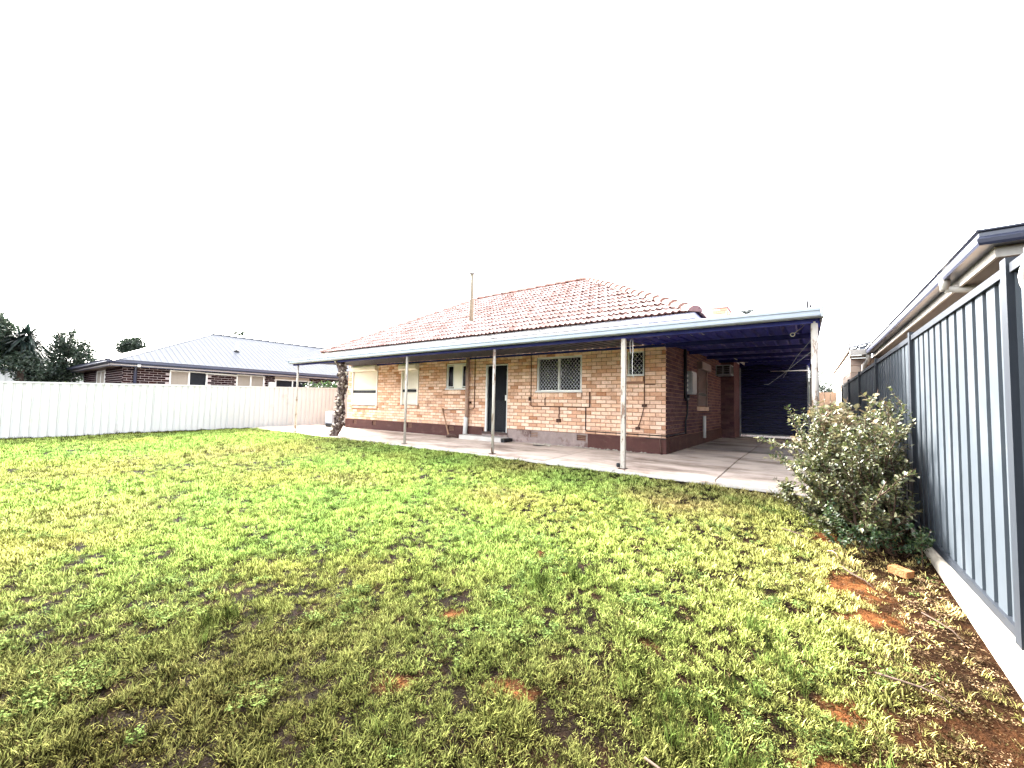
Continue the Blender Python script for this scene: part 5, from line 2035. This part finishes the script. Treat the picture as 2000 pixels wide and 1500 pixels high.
# brown thatch near the camera, dimmer foreground light painted into the tint
near_dim = np.clip(sstep(4.3, 1.0, np.hypot(x * .78 + .25, y + .35)) * (.84 + .45 * (fbm(x, y, 1.6, 101) - .4)), 0, .93)[:, None]
near_dim = np.where((kind == 5)[:, None] | (kind == 6)[:, None], near_dim * .75, near_dim)
tint = tint * (1 - near_dim) + np.array([.022, .020, .0055]) * RNG.uniform(.25, 2.1, (N, 1)) * near_dim
tint *= np.where(RNG.random(N) < .34, RNG.uniform(.12, .4, N), RNG.uniform(.85, 1.4, N))[:, None]
gzv = ground_z(x, y) + (fbm(x, y, 0.9, 3) - 0.5) * 0.05 + (fbm(x, y, 4.0, 9) - 0.5) * 0.025
# weeds along the foot of the cream fence and the concrete edge
me = bpy.data.meshes.new('grass')
me.vertices.add(N)
me.vertices.foreach_set('co', np.stack([x, y, gzv], -1).astype(np.float32).ravel())


def pattr(nm, ty, data, key):
    a = me.attributes.new(nm, ty, 'POINT')
    a.data.foreach_set(key, data.ravel())


pattr('kind_id', 'INT', kind.astype(np.int32), 'value')
pattr('sc', 'FLOAT', sc.astype(np.float32), 'value')
pattr('rot', 'FLOAT_VECTOR', np.stack([RNG.normal(0, .12, N), RNG.normal(0, .12, N), RNG.uniform(0, 2 * PI, N)], -1).astype(np.float32), 'vector')
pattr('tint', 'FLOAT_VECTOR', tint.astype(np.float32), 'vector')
me.update()
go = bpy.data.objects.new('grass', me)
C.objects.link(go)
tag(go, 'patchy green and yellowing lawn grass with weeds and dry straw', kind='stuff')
ng = bpy.data.node_groups.new('lawn_scatter', 'GeometryNodeTree')
ng.interface.new_socket('Geometry', in_out='INPUT', socket_type='NodeSocketGeometry')
ng.interface.new_socket('Geometry', in_out='OUTPUT', socket_type='NodeSocketGeometry')
gi, gout = ng.nodes.new('NodeGroupInput'), ng.nodes.new('NodeGroupOutput')
ci = ng.nodes.new('GeometryNodeCollectionInfo')
ci.inputs['Collection'].default_value = tcoll
ci.inputs['Separate Children'].default_value = True
ci.inputs['Reset Children'].default_value = True
ip = ng.nodes.new('GeometryNodeInstanceOnPoints')
ip.inputs['Pick Instance'].default_value = True


def named(nm, ty):
    n_ = ng.nodes.new('GeometryNodeInputNamedAttribute')
    n_.data_type = ty
    n_.inputs['Name'].default_value = nm
    return n_.outputs[0]


ng.links.new(gi.outputs[0], ip.inputs['Points'])
ng.links.new(ci.outputs[0], ip.inputs['Instance'])
ng.links.new(named('kind_id', 'INT'), ip.inputs['Instance Index'])
er = ng.nodes.new('FunctionNodeEulerToRotation')
ng.links.new(named('rot', 'FLOAT_VECTOR'), er.inputs[0])
ng.links.new(er.outputs[0], ip.inputs['Rotation'])
ng.links.new(named('sc', 'FLOAT'), ip.inputs['Scale'])
ng.links.new(ip.outputs[0], gout.inputs[0])
md = go.modifiers.new('scatter', 'NODES')
md.node_group = ng
print('lawn instances', N)

m_twig = M('twig_grey', (0.045, 0.031, 0.023), 0.85, 0.3, 30, 0.2, 80, 0.1)
# dry twigs on the bare soil near the shrub, each its own
rs1 = random.Random(12)
TW_ = [((.12, 4.35), (.18, 4.20), .005, 'bent dry white twig standing on the soil below the shrub'),
       ((-.22, 4.75), (.02, 4.45), .006, 'long bleached twig lying on the soil left of the shrub'),
       ((.20, 4.05), (.36, 3.72), .007, 'dark dead branch lying beside the orange soil patch'),
       ((.55, 3.55), (.67, 3.25), .005, 'thin pale twig lying near the concrete sleeper'),
       ((.25, 2.72), (.52, 2.60), .006, 'curved dead twig half buried in the grass near the fence'),
       ((-.52, 1.62), (-.30, 1.50), .005, 'curved grey stick in the foreground grass')]
for (a, b, r, lbl) in TW_:
    za, zb_ = float(ground_z(*a)) + .015, float(ground_z(*b)) + .02
    mid = Vector(((a[0] + b[0]) / 2 + rs1.uniform(-.04, .04), (a[1] + b[1]) / 2 + rs1.uniform(-.03, .03), (za + zb_) / 2 + .025))
    A_, B_ = Vector((a[0], a[1], za)), Vector((b[0], b[1], zb_))
    mb = MB()
    mb.tube([A_, A_.lerp(mid, .6), mid, mid.lerp(B_, .5) + Vector((.008, .006, .01)), B_], [r, r * .9, r * .8, r * .6, r * .3], 6)
    mb.tube([mid, mid + Vector((.05, .03, .03))], [r * .6, r * .2], 5)
    o = mb.build('twig', m_dead_stem if 'white' in lbl else m_twig, origin=A_)
    tag(o, lbl, 'twig', 'dry twigs on the soil and lawn')
